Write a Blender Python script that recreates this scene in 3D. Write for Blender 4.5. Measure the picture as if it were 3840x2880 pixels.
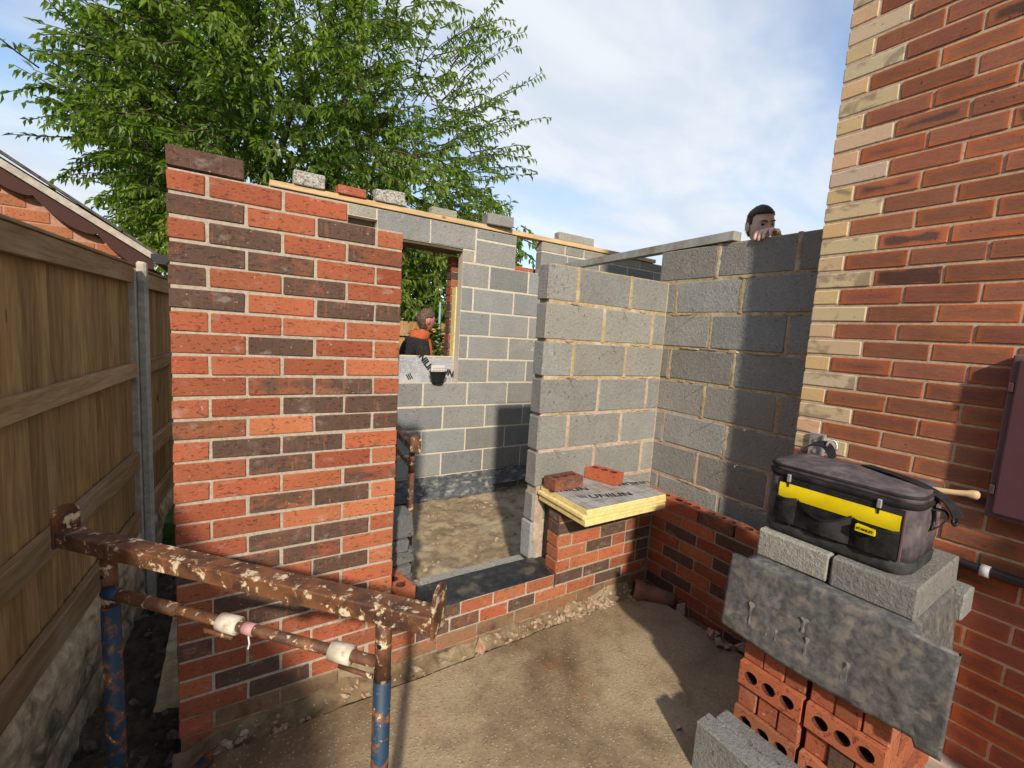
import bpy, bmesh, math, random
from mathutils import Vector, Matrix, noise as mnoise

for o in list(bpy.data.objects):
    bpy.data.objects.remove(o, do_unlink=True)
random.seed(7)
S = bpy.context.scene
COL = S.collection
rad = math.radians
rnd = random.random
def ru(a, b): return a + (b - a) * random.random()

# ------------------------------------------------------------------ camera
F_PX, YAW, PITCH, ROLL = 1668.0, rad(32.183), rad(-6.351), rad(3.545)
CAM = Vector((0.1809, -1.8591, 1.6356))
cd = bpy.data.cameras.new('camera')
cam = bpy.data.objects.new('camera', cd)
COL.objects.link(cam)
cd.sensor_width = 36.0
cd.lens = 36.0 * F_PX / 3840.0
cd.clip_start = 0.02
cd.clip_end = 3000
fw = Vector((math.sin(YAW) * math.cos(PITCH), math.cos(YAW) * math.cos(PITCH), math.sin(PITCH)))
rt = Vector((math.cos(YAW), -math.sin(YAW), 0))
up = rt.cross(fw)
r2 = math.cos(ROLL) * rt + math.sin(ROLL) * up
u2 = -math.sin(ROLL) * rt + math.cos(ROLL) * up
M = Matrix((r2, u2, -fw)).transposed().to_4x4()
M.translation = CAM
cam.matrix_world = M
S.camera = cam

# ------------------------------------------------------------------ light, sky, exposure
SUN_AZ, SUN_EL = 24.0, 31.5          # light travels towards +Y, turned 24 degrees to +X
sd = bpy.data.lights.new('sun', 'SUN')
sd.energy = 3.5
sd.angle = rad(2.2)
sd.color = (1.0, 0.91, 0.77)
sun = bpy.data.objects.new('sun', sd)
COL.objects.link(sun)
ldir = Vector((math.sin(rad(SUN_AZ)) * math.cos(rad(SUN_EL)), math.cos(rad(SUN_AZ)) * math.cos(rad(SUN_EL)), -math.sin(rad(SUN_EL))))
sun.rotation_euler = ldir.to_track_quat('-Z', 'Y').to_euler()
W = bpy.data.worlds.new('World')
S.world = W
W.use_nodes = True
wn = W.node_tree
for n in list(wn.nodes): wn.nodes.remove(n)
def N(t, ty, **kw):
    n = t.nodes.new(ty)
    for k, v in kw.items():
        if k in n.inputs: n.inputs[k].default_value = v
        else: setattr(n, k, v)
    return n
def setin(n, **kw):
    for k, v in kw.items(): n.inputs[k].default_value = v
def lk(t, a, b): t.links.new(a, b)
def mathn(t, op, a, b=None, c=None, clamp=False):
    n = t.nodes.new('ShaderNodeMath'); n.operation = op; n.use_clamp = clamp
    for i, v in enumerate((a, b, c)):
        if v is None: continue
        if isinstance(v, (int, float)): n.inputs[i].default_value = v
        else: t.links.new(v, n.inputs[i])
    return n.outputs[0]
def mixc(t, fac, a, b, mode='MIX'):
    n = t.nodes.new('ShaderNodeMix'); n.data_type = 'RGBA'; n.blend_type = mode
    for i, v in ((0, fac), (6, a), (7, b)):
        if isinstance(v, (int, float)): n.inputs[i].default_value = v
        elif isinstance(v, tuple): n.inputs[i].default_value = v if len(v) == 4 else (*v, 1)
        else: t.links.new(v, n.inputs[i])
    return n.outputs[2]
def ramp(t, fac, lo, hi, a=0.0, b=1.0):
    n = t.nodes.new('ShaderNodeMapRange'); n.interpolation_type = 'SMOOTHSTEP'
    n.inputs[1].default_value = lo; n.inputs[2].default_value = hi; n.inputs[3].default_value = a; n.inputs[4].default_value = b
    t.links.new(fac, n.inputs[0])
    return n.outputs[0]
def noisen(t, vec, scale, detail=3.0, rough=0.55, dist=0.0):
    n = t.nodes.new('ShaderNodeTexNoise')
    n.inputs['Scale'].default_value = scale; n.inputs['Detail'].default_value = detail
    n.inputs['Roughness'].default_value = rough; n.inputs['Distortion'].default_value = dist
    if vec is not None: t.links.new(vec, n.inputs['Vector'])
    return n.outputs['Fac']
def mapping(t, vec, scale=(1, 1, 1), rot=(0, 0, 0), loc=(0, 0, 0)):
    n = t.nodes.new('ShaderNodeMapping')
    n.inputs['Scale'].default_value = scale; n.inputs['Rotation'].default_value = rot; n.inputs['Location'].default_value = loc
    t.links.new(vec, n.inputs['Vector'])
    return n.outputs[0]

sky = N(wn, 'ShaderNodeTexSky', sky_type='NISHITA')
sky.sun_disc = False
sky.sun_elevation = rad(SUN_EL)
sky.sun_rotation = rad(180 + SUN_AZ)
sky.air_density = 1.0; sky.dust_density = 0.6; sky.ozone_density = 1.2
tc = N(wn, 'ShaderNodeTexCoord')
sep = N(wn, 'ShaderNodeSeparateXYZ'); lk(wn, tc.outputs['Generated'], sep.inputs[0])
zz = mathn(wn, 'ADD', mathn(wn, 'MAXIMUM', sep.outputs[2], 0.0), 0.22)
cmb = N(wn, 'ShaderNodeCombineXYZ')
lk(wn, mathn(wn, 'DIVIDE', sep.outputs[0], zz), cmb.inputs[0]); lk(wn, mathn(wn, 'DIVIDE', sep.outputs[1], zz), cmb.inputs[1])
CLOUD_LOC = (7.7, 1.2, 0)
cv = mapping(wn, cmb.outputs[0], scale=(0.62, 0.85, 1), rot=(0, 0, rad(-38)), loc=CLOUD_LOC)
c1 = noisen(wn, cv, 1.0, 6, 0.52, 0.35)
c2 = noisen(wn, mapping(wn, cmb.outputs[0], scale=(1.0, 1.9, 1), rot=(0, 0, rad(-38))), 1.5, 5, 0.55, 0.4)
cl = ramp(wn, mathn(wn, 'ADD', mathn(wn, 'MULTIPLY', c1, 0.8), mathn(wn, 'MULTIPLY', c2, 0.2)), 0.40, 0.62, 0.10, 0.96)
skyc = mixc(wn, 1.0, sky.outputs[0], (1.0, 1.05, 1.1), 'MULTIPLY')
cloudc = mixc(wn, ramp(wn, c2, 0.3, 0.7), (3.6, 4.0, 4.55), (4.55, 4.75, 5.0))
bg = N(wn, 'ShaderNodeBackground', Strength=0.15)
lk(wn, mixc(wn, cl, skyc, cloudc), bg.inputs['Color'])
wo = N(wn, 'ShaderNodeOutputWorld'); lk(wn, bg.outputs[0], wo.inputs[0])
S.view_settings.view_transform = 'Standard'
S.view_settings.look = 'None'
S.view_settings.exposure = 0.40
S.view_settings.gamma = 1.0
S.view_settings.use_curve_mapping = False
S.render.engine = 'CYCLES'
S.cycles.samples = 96
S.cycles.max_bounces = 5
S.cycles.diffuse_bounces = 2; S.cycles.glossy_bounces = 2; S.cycles.transmission_bounces = 3; S.cycles.transparent_max_bounces = 4
S.render.resolution_x = 1024; S.render.resolution_y = 768

# ------------------------------------------------------------------ materials
def newmat(name):
    m = bpy.data.materials.new(name); m.use_nodes = True
    t = m.node_tree
    b = t.nodes['Principled BSDF']
    return m, t, b
def coords(t, kind='Object', rand=True):
    c = t.nodes.new('ShaderNodeTexCoord')
    if not rand: return c.outputs[kind]
    oi = t.nodes.new('ShaderNodeObjectInfo')
    v = t.nodes.new('ShaderNodeVectorMath'); v.operation = 'ADD'
    s = t.nodes.new('ShaderNodeVectorMath'); s.operation = 'SCALE'
    s.inputs[0].default_value = (37.1, 17.7, 53.3)
    t.links.new(oi.outputs['Random'], s.inputs['Scale'])
    t.links.new(c.outputs[kind], v.inputs[0]); t.links.new(s.outputs[0], v.inputs[1])
    return v.outputs[0]
def bump(t, b, h, strength=0.4, dist=0.004):
    n = t.nodes.new('ShaderNodeBump'); n.inputs['Strength'].default_value = strength; n.inputs['Distance'].default_value = dist
    t.links.new(h, n.inputs['Height']); t.links.new(n.outputs[0], b.inputs['Normal'])
def hsvvar(t, col, fac_socket, amt):
    return mixc(t, 1.0, col, mixc(t, fac_socket, (1 - amt,) * 3, (1 + amt,) * 3), 'MULTIPLY')

def mat_brick(name, dark=(0.105, 0.062, 0.045), dust=0.36, mud=0.0):
    m, t, b = newmat(name)
    oi = t.nodes.new('ShaderNodeObjectInfo')
    v = coords(t)
    vs = mapping(t, v, scale=(1.0, 1.0, 2.2))
    n1 = noisen(t, vs, 7.0, 4, 0.6, 0.4)
    # dark burnt amount carried by the object's alpha
    a = mathn(t, 'ADD', n1, mathn(t, 'MULTIPLY', mathn(t, 'SUBTRACT', oi.outputs['Alpha'], 0.5), 0.9))
    mask = ramp(t, a, 0.36, 0.66)
    col = mixc(t, mask, oi.outputs['Color'], dark)
    # red streaks dragged over the dark skin
    st = noisen(t, mapping(t, v, scale=(9, 9, 1.2)), 9.0, 3, 0.6)
    col = mixc(t, mathn(t, 'MULTIPLY', ramp(t, st, 0.55, 0.70), 0.6), col, oi.outputs['Color'])
    fine = noisen(t, v, 150, 3, 0.6)
    col = hsvvar(t, col, fine, 0.22)
    cre = noisen(t, mapping(t, v, scale=(52, 52, 120), rot=(0, rad(12), 0)), 1.0, 3, 0.62, 0.3)
    crm = ramp(t, cre, 0.575, 0.66)
    col = mixc(t, mathn(t, 'MULTIPLY', crm, 0.55), col, (0.045, 0.017, 0.012))
    d = noisen(t, mapping(t, v, scale=(1, 1, 1.5)), 13.0, 5, 0.65)
    col = mixc(t, mathn(t, 'MULTIPLY', ramp(t, d, 0.56, 0.78), dust), col, (0.50, 0.42, 0.36))
    gp = t.nodes.new('ShaderNodeNewGeometry')
    wst = noisen(t, gp.outputs['Position'], 3.2, 5, 0.62, 0.3)
    col = hsvvar(t, col, wst, 0.32)
    col = mixc(t, mathn(t, 'MULTIPLY', ramp(t, noisen(t, mapping(t, gp.outputs['Position'], scale=(1, 1, 1.6), loc=(4, 2, 1)), 6.5, 5, 0.7, 0.6), 0.60, 0.80), dust * 0.9), col, (0.46, 0.39, 0.32))
    sp = noisen(t, v, 75, 2, 0.5)
    col = mixc(t, mathn(t, 'MULTIPLY', ramp(t, sp, 0.70, 0.76), 0.5), col, (0.52, 0.40, 0.31))
    if mud: col = mixc(t, mathn(t, 'MULTIPLY', ramp(t, noisen(t, v, 11, 5, 0.65), 0.32, 0.58), mud), col, mixc(t, fine, (0.17, 0.115, 0.06), (0.27, 0.19, 0.105)))
    lk(t, col, b.inputs['Base Color'])
    setin(b, Roughness=0.88)
    b.inputs['Specular IOR Level'].default_value = 0.25
    h = mathn(t, 'SUBTRACT', mathn(t, 'ADD', mathn(t, 'MULTIPLY', fine, 0.35), mathn(t, 'MULTIPLY', d, 0.5)), mathn(t, 'MULTIPLY', crm, 0.55))
    bump(t, b, h, 0.6, 0.004)
    return m
def mat_house_brick(name):
    m, t, b = newmat(name)
    oi = t.nodes.new('ShaderNodeObjectInfo')
    tcn = t.nodes.new('ShaderNodeTexCoord')
    v = coords(t)
    s = t.nodes.new('ShaderNodeSeparateXYZ'); t.links.new(tcn.outputs['Generated'], s.inputs[0])
    def edge(o, k):
        e = mathn(t, 'MINIMUM', o, mathn(t, 'SUBTRACT', 1.0, o))
        return mathn(t, 'MULTIPLY', e, k)
    d = mathn(t, 'MINIMUM', edge(s.outputs[0], 0.215), edge(s.outputs[2], 0.09))
    nz = noisen(t, v, 11, 5, 0.62, 0.5)
    d = mathn(t, 'ADD', d, mathn(t, 'MULTIPLY', mathn(t, 'SUBTRACT', nz, 0.48), 0.06))
    d = mathn(t, 'ADD', d, mathn(t, 'MULTIPLY', mathn(t, 'SUBTRACT', oi.outputs['Alpha'], 0.5), 0.03))
    mask = ramp(t, d, 0.003, 0.024)
    grain = noisen(t, mapping(t, v, scale=(3, 3, 22)), 9.0, 4, 0.65, 0.5)
    core = mixc(t, grain, (0.165, 0.064, 0.042), (0.33, 0.145, 0.094))
    blk = ramp(t, mathn(t, 'ADD', mathn(t, 'MULTIPLY', d, 12), mathn(t, 'MULTIPLY', mathn(t, 'SUBTRACT', oi.outputs['Random'], 0.93), 6)), 0.35, 0.6)
    core = mixc(t, mathn(t, 'MULTIPLY', blk, 0.7), core, (0.05, 0.042, 0.04))
    rim = mixc(t, noisen(t, v, 60, 3), (0.31, 0.098, 0.042), (0.41, 0.145, 0.066))
    col = mixc(t, mask, rim, core)
    col = mixc(t, 1.0, col, oi.outputs['Color'], 'MULTIPLY')
    col = mixc(t, 1.0, col, (1.10, 1.0, 0.92), 'MULTIPLY')
    gp = t.nodes.new('ShaderNodeNewGeometry')
    wst = noisen(t, mapping(t, gp.outputs['Position'], scale=(1, 1, 0.7)), 2.6, 5, 0.62)
    col = hsvvar(t, col, wst, 0.38)
    fine = noisen(t, v, 170, 3, 0.6)
    col = hsvvar(t, col, fine, 0.2)
    pit = noisen(t, v, 55, 3, 0.6)
    pm = ramp(t, pit, 0.66, 0.72)
    col = mixc(t, mathn(t, 'MULTIPLY', pm, 0.6), col, (0.05, 0.02, 0.017))
    lk(t, col, b.inputs['Base Color'])
    setin(b, Roughness=0.9); b.inputs['Specular IOR Level'].default_value = 0.2
    bump(t, b, mathn(t, 'SUBTRACT', mathn(t, 'ADD', mathn(t, 'MULTIPLY', fine, 0.3), mathn(t, 'MULTIPLY', grain, 0.6)), mathn(t, 'MULTIPLY', pm, 0.5)), 0.5, 0.003)
    return m
def mat_quoin(name):
    m, t, b = newmat(name)
    oi = t.nodes.new('ShaderNodeObjectInfo')
    v = coords(t)
    n1 = noisen(t, mapping(t, v, scale=(1, 1, 1.5)), 9, 3, 0.5, 0.6)
    a = mathn(t, 'ADD', n1, mathn(t, 'MULTIPLY', mathn(t, 'SUBTRACT', oi.outputs['Alpha'], 0.5), 0.55))
    col = mixc(t, mathn(t, 'MULTIPLY', ramp(t, a, 0.5, 0.62), 0.8), oi.outputs['Color'], (0.30, 0.225, 0.15))
    fine = noisen(t, v, 120, 3, 0.6)
    col = hsvvar(t, col, fine, 0.15)
    col = mixc(t, mathn(t, 'MULTIPLY', ramp(t, noisen(t, v, 48, 2), 0.68, 0.74), 0.5), col, (0.14, 0.09, 0.05))
    lk(t, col, b.inputs['Base Color']); setin(b, Roughness=0.9); b.inputs['Specular IOR Level'].default_value = 0.2
    bump(t, b, fine, 0.35, 0.002)
    return m
def mat_block(name):
    m, t, b = newmat(name)
    oi = t.nodes.new('ShaderNodeObjectInfo')
    v = coords(t)
    big = noisen(t, v, 5, 4, 0.6, 0.3)
    fine = noisen(t, v, 90, 4, 0.7)
    med = noisen(t, v, 46, 5, 0.7)
    col = hsvvar(t, oi.outputs['Color'], big, 0.22)
    col = hsvvar(t, col, fine, 0.5)
    pit = ramp(t, med, 0.60, 0.72)
    col = mixc(t, mathn(t, 'MULTIPLY', pit, 0.5), col, (0.055, 0.052, 0.045))
    ef = ramp(t, noisen(t, mapping(t, v, scale=(1.6, 1.6, 0.9)), 8, 6, 0.7, 1.0), 0.60, 0.78)
    col = mixc(t, mathn(t, 'MULTIPLY', ef, mathn(t, 'MULTIPLY', oi.outputs['Alpha'], 0.6)), col, (0.56, 0.53, 0.47))
    spk = ramp(t, noisen(t, v, 60, 2, 0.5), 0.735, 0.77)
    col = mixc(t, mathn(t, 'MULTIPLY', spk, 0.7), col, (0.62, 0.58, 0.5))
    lk(t, col, b.inputs['Base Color']); setin(b, Roughness=0.95); b.inputs['Specular IOR Level'].default_value = 0.2
    bump(t, b, mathn(t, 'SUBTRACT', mathn(t, 'ADD', fine, med), mathn(t, 'MULTIPLY', pit, 0.8)), 0.9, 0.006)
    return m
def mat_noise(name, c0, c1, scale=30, rough=0.9, bs=0.5, bd=0.004, c2=None, s2=6, spec=0.25, metal=0.0, stretch=(1, 1, 1)):
    m, t, b = newmat(name)
    v = mapping(t, coords(t), scale=stretch)
    n = noisen(t, v, scale, 5, 0.62)
    col = mixc(t, ramp(t, n, 0.3, 0.7), c0, c1)
    if c2 is not None:
        n2 = noisen(t, v, s2, 4, 0.6, 0.5)
        col = mixc(t, ramp(t, n2, 0.5, 0.68), col, c2)
    lk(t, col, b.inputs['Base Color'])
    setin(b, Roughness=rough, Metallic=metal); b.inputs['Specular IOR Level'].default_value = spec
    bump(t, b, n, bs, bd)
    return m
def mat_wood(name, c0, c1, axis=2, scale=14, rough=0.8, knots=True, grey=None):
    m, t, b = newmat(name)
    oi = t.nodes.new('ShaderNodeObjectInfo')
    v = coords(t)
    sc = [1.0, 1.0, 1.0]; sc[axis] = 0.07
    g = noisen(t, mapping(t, v, scale=tuple(sc)), scale * 2.2, 5, 0.62, 1.2)
    g2 = noisen(t, mapping(t, v, scale=tuple(sc)), scale * 9, 3, 0.6)
    sc2 = [1.0, 1.0, 1.0]; sc2[axis] = 0.4
    big = noisen(t, mapping(t, v, scale=tuple(sc2)), 4.5, 4, 0.6)
    col = mixc(t, ramp(t, g, 0.28, 0.72), c0, c1)
    col = hsvvar(t, col, g2, 0.25)
    col = hsvvar(t, col, big, 0.4)
    col = hsvvar(t, col, oi.outputs['Random'], 0.22)
    if grey: col = mixc(t, mathn(t, 'MULTIPLY', ramp(t, big, 0.48, 0.66), 0.6), col, grey)
    if knots:
        vo = t.nodes.new('ShaderNodeTexVoronoi'); vo.inputs['Scale'].default_value = 5.5
        sc3 = [1.0, 1.0, 1.0]; sc3[axis] = 0.55
        t.links.new(mapping(t, v, scale=tuple(sc3)), vo.inputs['Vector'])
        k = ramp(t, vo.outputs['Distance'], 0.05, 0.11, 1.0, 0.0)
        col = mixc(t, mathn(t, 'MULTIPLY', k, 0.7), col, (0.045, 0.018, 0.01))
    lk(t, col, b.inputs['Base Color']); setin(b, Roughness=rough); b.inputs['Specular IOR Level'].default_value = 0.25
    bump(t, b, mathn(t, 'ADD', g, mathn(t, 'MULTIPLY', g2, 0.5)), 0.5, 0.002)
    return m
def mat_plain(name, c, rough=0.6, metal=0.0, spec=0.4, var=0.1, scale=40, bs=0.15):
    m, t, b = newmat(name)
    v = coords(t)
    n = noisen(t, v, scale, 4, 0.6)
    lk(t, hsvvar(t, mixc(t, 1.0, c, (1, 1, 1), 'MULTIPLY'), n, var), b.inputs['Base Color'])
    setin(b, Roughness=rough, Metallic=metal); b.inputs['Specular IOR Level'].default_value = spec
    bump(t, b, n, bs, 0.002)
    return m

BRICK = mat_brick('red_brick')
BRICK_OLD = mat_brick('red_brick_dusty', dust=0.5)
BRICK_MUD = mat_brick('red_brick_mud_coated', dust=0.5, mud=0.75)
HBRICK = mat_house_brick('house_brick')
QUOIN = mat_quoin('buff_quoin_brick')
BLOCK = mat_block('concrete_block')
MORTAR_BACK = mat_noise('pale_mortar', (0.52, 0.45, 0.34), (0.68, 0.60, 0.48), 60, 0.95, 0.5, 0.003)
HOLE_SHADE = mat_noise('shaded_hole_wall', (0.055, 0.017, 0.011), (0.13, 0.038, 0.022), 60, 0.95, 0.5, 0.003)  # shade inside the brick holes, painted as a darker red
MORTAR = mat_noise('cream_mortar', (0.34, 0.29, 0.225), (0.49, 0.425, 0.335), 70, 0.95, 0.5, 0.003)
MORTAR_GREY = mat_noise('grey_brown_mortar', (0.30, 0.25, 0.18), (0.42, 0.36, 0.27), 60, 0.95, 0.5, 0.003)
MORTAR_BROWN = mat_noise('brown_mortar', (0.33, 0.24, 0.13), (0.50, 0.38, 0.22), 45, 0.95, 0.8, 0.006, c2=(0.56, 0.46, 0.32), s2=7)
MORTAR_PINK = mat_noise('buff_mortar', (0.40, 0.30, 0.23), (0.56, 0.43, 0.33), 45, 0.95, 0.8, 0.006, c2=(0.36, 0.27, 0.17), s2=7)
MORTAR_HOUSE = mat_noise('sand_mortar', (0.44, 0.32, 0.21), (0.60, 0.45, 0.32), 60, 0.95, 0.5, 0.003)
FENCE_V = mat_wood('fence_board_wood', (0.25, 0.128, 0.046), (0.43, 0.25, 0.105), 2, 12)
FENCE_H = mat_wood('fence_rail_wood', (0.26, 0.145, 0.066), (0.43, 0.27, 0.14), 1, 12, knots=False, grey=(0.38, 0.27, 0.19))
PINE = mat_wood('sawn_pine', (0.58, 0.37, 0.17), (0.72, 0.51, 0.28), 0, 10, 0.7)
LUMBER_GREY = mat_wood('old_grey_timber', (0.10, 0.075, 0.05), (0.2, 0.16, 0.115), 0, 10, 0.85, knots=False)
CONC_POST = mat_noise('precast_concrete', (0.40, 0.345, 0.27), (0.56, 0.49, 0.40), 22, 0.9, 0.5, 0.003, c2=(0.30, 0.27, 0.22), s2=4)
ROCKFACE = mat_noise('rock_faced_concrete', (0.40, 0.29, 0.18), (0.66, 0.51, 0.335), 16, 0.95, 0.8, 0.012, c2=(0.16, 0.125, 0.085), s2=5)
MUD = mat_noise('wet_mud', (0.115, 0.08, 0.042), (0.235, 0.165, 0.09), 14, 0.8, 0.8, 0.012, c2=(0.31, 0.24, 0.15), s2=3.5)
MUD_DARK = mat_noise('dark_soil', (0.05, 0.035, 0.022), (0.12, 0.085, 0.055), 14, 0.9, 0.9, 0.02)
GRASS = mat_noise('rough_grass', (0.04, 0.08, 0.02), (0.10, 0.16, 0.04), 9, 0.9, 0.8, 0.02)
PLASTIC_BLACK = mat_plain('black_plastic', (0.018, 0.019, 0.021), 0.42, var=0.3, scale=25)
DPC = mat_noise('black_damp_course', (0.012, 0.013, 0.015), (0.035, 0.037, 0.042), 24, 0.45, 0.8, 0.006, c2=(0.10, 0.085, 0.06), s2=9, spec=0.4)
DPC_DUSTY = mat_noise('dusty_damp_course', (0.045, 0.05, 0.06), (0.12, 0.125, 0.13), 18, 0.5, 0.9, 0.008, c2=(0.30, 0.285, 0.25), s2=11, spec=0.4, stretch=(1, 1, 2))
TARP = mat_noise('dirty_plastic_sheet', (0.075, 0.077, 0.080), (0.165, 0.157, 0.144), 46, 0.5, 0.5, 0.004, c2=(0.22, 0.195, 0.165), s2=19, spec=0.35)
FOAM = mat_noise('yellow_foam', (0.70, 0.52, 0.18), (0.83, 0.68, 0.33), 30, 0.9, 0.4, 0.002)
INK = mat_plain('black_ink', (0.012, 0.012, 0.014), 0.6, var=0.2)
INK_GREY = mat_plain('grey_ink', (0.10, 0.10, 0.105), 0.6, var=0.2)
CHALK = mat_plain('chalk', (0.40, 0.39, 0.36), 0.9, var=0.2)
STEEL = mat_noise('galvanised_steel', (0.36, 0.35, 0.31), (0.52, 0.505, 0.45), 12, 0.55, 0.2, 0.002, c2=(0.30, 0.22, 0.16), s2=3, metal=0.35, spec=0.4)
ZINC = mat_noise('zinc_plate', (0.42, 0.42, 0.43), (0.6, 0.6, 0.6), 30, 0.4, 0.2, 0.001, metal=0.6, spec=0.5)
CLAY = mat_noise('terracotta_clay', (0.34, 0.11, 0.055), (0.46, 0.19, 0.10), 12, 0.85, 0.6, 0.004, c2=(0.20, 0.145, 0.08), s2=7)
METER = mat_plain('maroon_plastic', (0.100, 0.042, 0.048), 0.5, var=0.12)
METER_FRAME = mat_plain('maroon_grey_plastic', (0.155, 0.085, 0.085), 0.5, var=0.12)
PVC_PIPE = mat_plain('dark_pipe', (0.05, 0.032, 0.036), 0.45)
WHITE_PL = mat_plain('white_plastic', (0.75, 0.72, 0.68), 0.5)
CANVAS = mat_noise('dusty_purple_canvas', (0.068, 0.054, 0.060), (0.135, 0.110, 0.115), 24, 0.9, 0.4, 0.002, c2=(0.185, 0.155, 0.145), s2=7, spec=0.15)
CANVAS_BLK = mat_noise('black_nylon', (0.010, 0.0095, 0.010), (0.026, 0.024, 0.0245), 30, 0.75, 0.5, 0.002, c2=(0.045, 0.04, 0.037), s2=5, spec=0.2)
RUBBER = mat_noise('rubber_base', (0.022, 0.024, 0.026), (0.07, 0.07, 0.065), 18, 0.6, 0.4, 0.002)
YELLOW = mat_noise('yellow_nylon', (0.72, 0.53, 0.0), (0.86, 0.66, 0.01), 8, 0.6, 0.3, 0.002)
ASHWOOD = mat_wood('ash_handle', (0.55, 0.36, 0.17), (0.72, 0.52, 0.28), 1, 16, 0.55, knots=False)
SKIN = mat_noise('skin', (0.74, 0.44, 0.34), (0.86, 0.57, 0.46), 14, 0.55, 0.2, 0.001, spec=0.4)
SKIN_RED = mat_noise('flushed_skin', (0.40, 0.155, 0.11), (0.55, 0.255, 0.185), 14, 0.55, 0.2, 0.001, spec=0.4)
HAIR = mat_noise('brown_hair', (0.03, 0.019, 0.012), (0.13, 0.082, 0.05), 90, 0.6, 1.0, 0.006, stretch=(1, 1, .3))
HAIR_L = mat_noise('sandy_brown_hair', (0.03, 0.019, 0.012), (0.20, 0.13, 0.08), 90, 0.6, 1.0, 0.006, stretch=(1, .35, 1))
EYE = mat_plain('eye_dark', (0.02, 0.012, 0.01), 0.2)
HOOD_BLK = mat_noise('black_jersey', (0.012, 0.012, 0.012), (0.03, 0.029, 0.027), 40, 0.95, 0.3, 0.003)
HOOD_OR = mat_noise('orange_jersey', (0.42, 0.085, 0.03), (0.54, 0.13, 0.045), 30, 0.9, 0.4, 0.004)
DENIM = mat_noise('dark_work_trousers', (0.03, 0.032, 0.038), (0.06, 0.06, 0.066), 40, 0.9, 0.3, 0.002)
BARK = mat_noise('bark', (0.045, 0.033, 0.024), (0.12, 0.09, 0.065), 30, 0.95, 0.8, 0.01)
TILE = mat_noise('roof_tile', (0.055, 0.05, 0.045), (0.14, 0.125, 0.11), 20, 0.9, 0.6, 0.006)
VERGE = mat_noise('verge_mortar_board', (0.36, 0.31, 0.25), (0.52, 0.46, 0.38), 20, 0.95, 0.6, 0.006)
BARGE = mat_plain('brown_bargeboard', (0.062, 0.026, 0.020), 0.7, spec=0.2, var=0.15)
NBRICK = mat_brick('neighbour_brick', dust=0.1)
GRANITE = mat_noise('aggregate_concrete', (0.12, 0.105, 0.095), (0.62, 0.57, 0.5), 75, 0.9, 0.9, 0.006)
CLEAR = mat_plain('clear_blister', (0.62, 0.58, 0.5), 0.25)

def mat_slab():
    m, t, b = newmat('dirty_concrete')
    v = coords(t, 'Object', False)
    big = noisen(t, mapping(t, v, loc=(0.35, 0.2, 0)), 1.25, 5, 0.6, 0.5)
    mid = noisen(t, v, 6, 5, 0.62, 0.3)
    fine = noisen(t, v, 60, 4, 0.65)
    col = mixc(t, ramp(t, big, 0.34, 0.66), (0.135, 0.092, 0.048), (0.37, 0.285, 0.175))
    col = mixc(t, mathn(t, 'MULTIPLY', ramp(t, mid, 0.46, 0.72), 0.4), col, (0.095, 0.066, 0.036))
    col = hsvvar(t, col, fine, 0.45)
    gr = t.nodes.new('ShaderNodeTexVoronoi'); gr.inputs['Scale'].default_value = 78
    t.links.new(v, gr.inputs['Vector'])
    stone = ramp(t, gr.outputs['Distance'], 0.20, 0.40, 1.0, 0.0)
    sel = t.nodes.new('ShaderNodeSeparateColor'); t.links.new(gr.outputs['Color'], sel.inputs[0])
    on = ramp(t, mathn(t, 'ADD', sel.outputs[0], mathn(t, 'MULTIPLY', mathn(t, 'SUBTRACT', big, 0.5), 0.9)), 0.36, 0.46)
    scol = mixc(t, sel.outputs[1], (0.10, 0.06, 0.035), (0.70, 0.58, 0.40))
    col = mixc(t, mathn(t, 'MULTIPLY', mathn(t, 'MULTIPLY', stone, on), 0.42), col, scol)
    red = ramp(t, noisen(t, mapping(t, v, loc=(3, 1, 0)), 2.3, 4, 0.6), 0.62, 0.74)
    col = mixc(t, mathn(t, 'MULTIPLY', red, 0.45), col, (0.33, 0.13, 0.055))
    lk(t, col, b.inputs['Base Color'])
    r = ramp(t, mid, 0.4, 0.65, 0.8, 0.38); lk(t, r, b.inputs['Roughness'])
    b.inputs['Specular IOR Level'].default_value = 0.3
    bump(t, b, mathn(t, 'ADD', mathn(t, 'MULTIPLY', fine, 0.6), mathn(t, 'MULTIPLY', mathn(t, 'MULTIPLY', stone, on), 0.5)), 0.55, 0.005)
    return m
SLAB = mat_slab()
def mat_foil(nm='silver_foil', c0=(0.46, 0.46, 0.455), c1=(0.30, 0.27, 0.225), met=0.2, rot=(0, 0, 0), line=0.35):
    m, t, b = newmat(nm)
    v = mapping(t, coords(t, 'Object', False), rot=rot, loc=(0.037, 0.041, 0.0))
    g = t.nodes.new('ShaderNodeTexBrick')
    g.inputs['Scale'].default_value = 1.0; g.offset = 0.0
    g.inputs['Brick Width'].default_value = 0.1; g.inputs['Row Height'].default_value = 0.1; g.inputs['Mortar Size'].default_value = 0.0022
    g.inputs['Color1'].default_value = (1, 1, 1, 1); g.inputs['Color2'].default_value = (1, 1, 1, 1); g.inputs['Mortar'].default_value = (line, line, line, 1)
    t.links.new(v, g.inputs['Vector'])
    dirt = noisen(t, v, 9, 5, 0.6, 0.4)
    cr = noisen(t, mapping(t, v, scale=(1, 2.5, 1)), 24, 3, 0.55, 1.2)
    col = mixc(t, 1.0, mixc(t, ramp(t, dirt, 0.4, 0.72), c0, c1), g.outputs['Color'], 'MULTIPLY')
    lk(t, col, b.inputs['Base Color'])
    setin(b, Roughness=0.45, Metallic=met)
    bump(t, b, cr, 0.7, 0.008)
    return m
FOIL = mat_foil()
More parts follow.
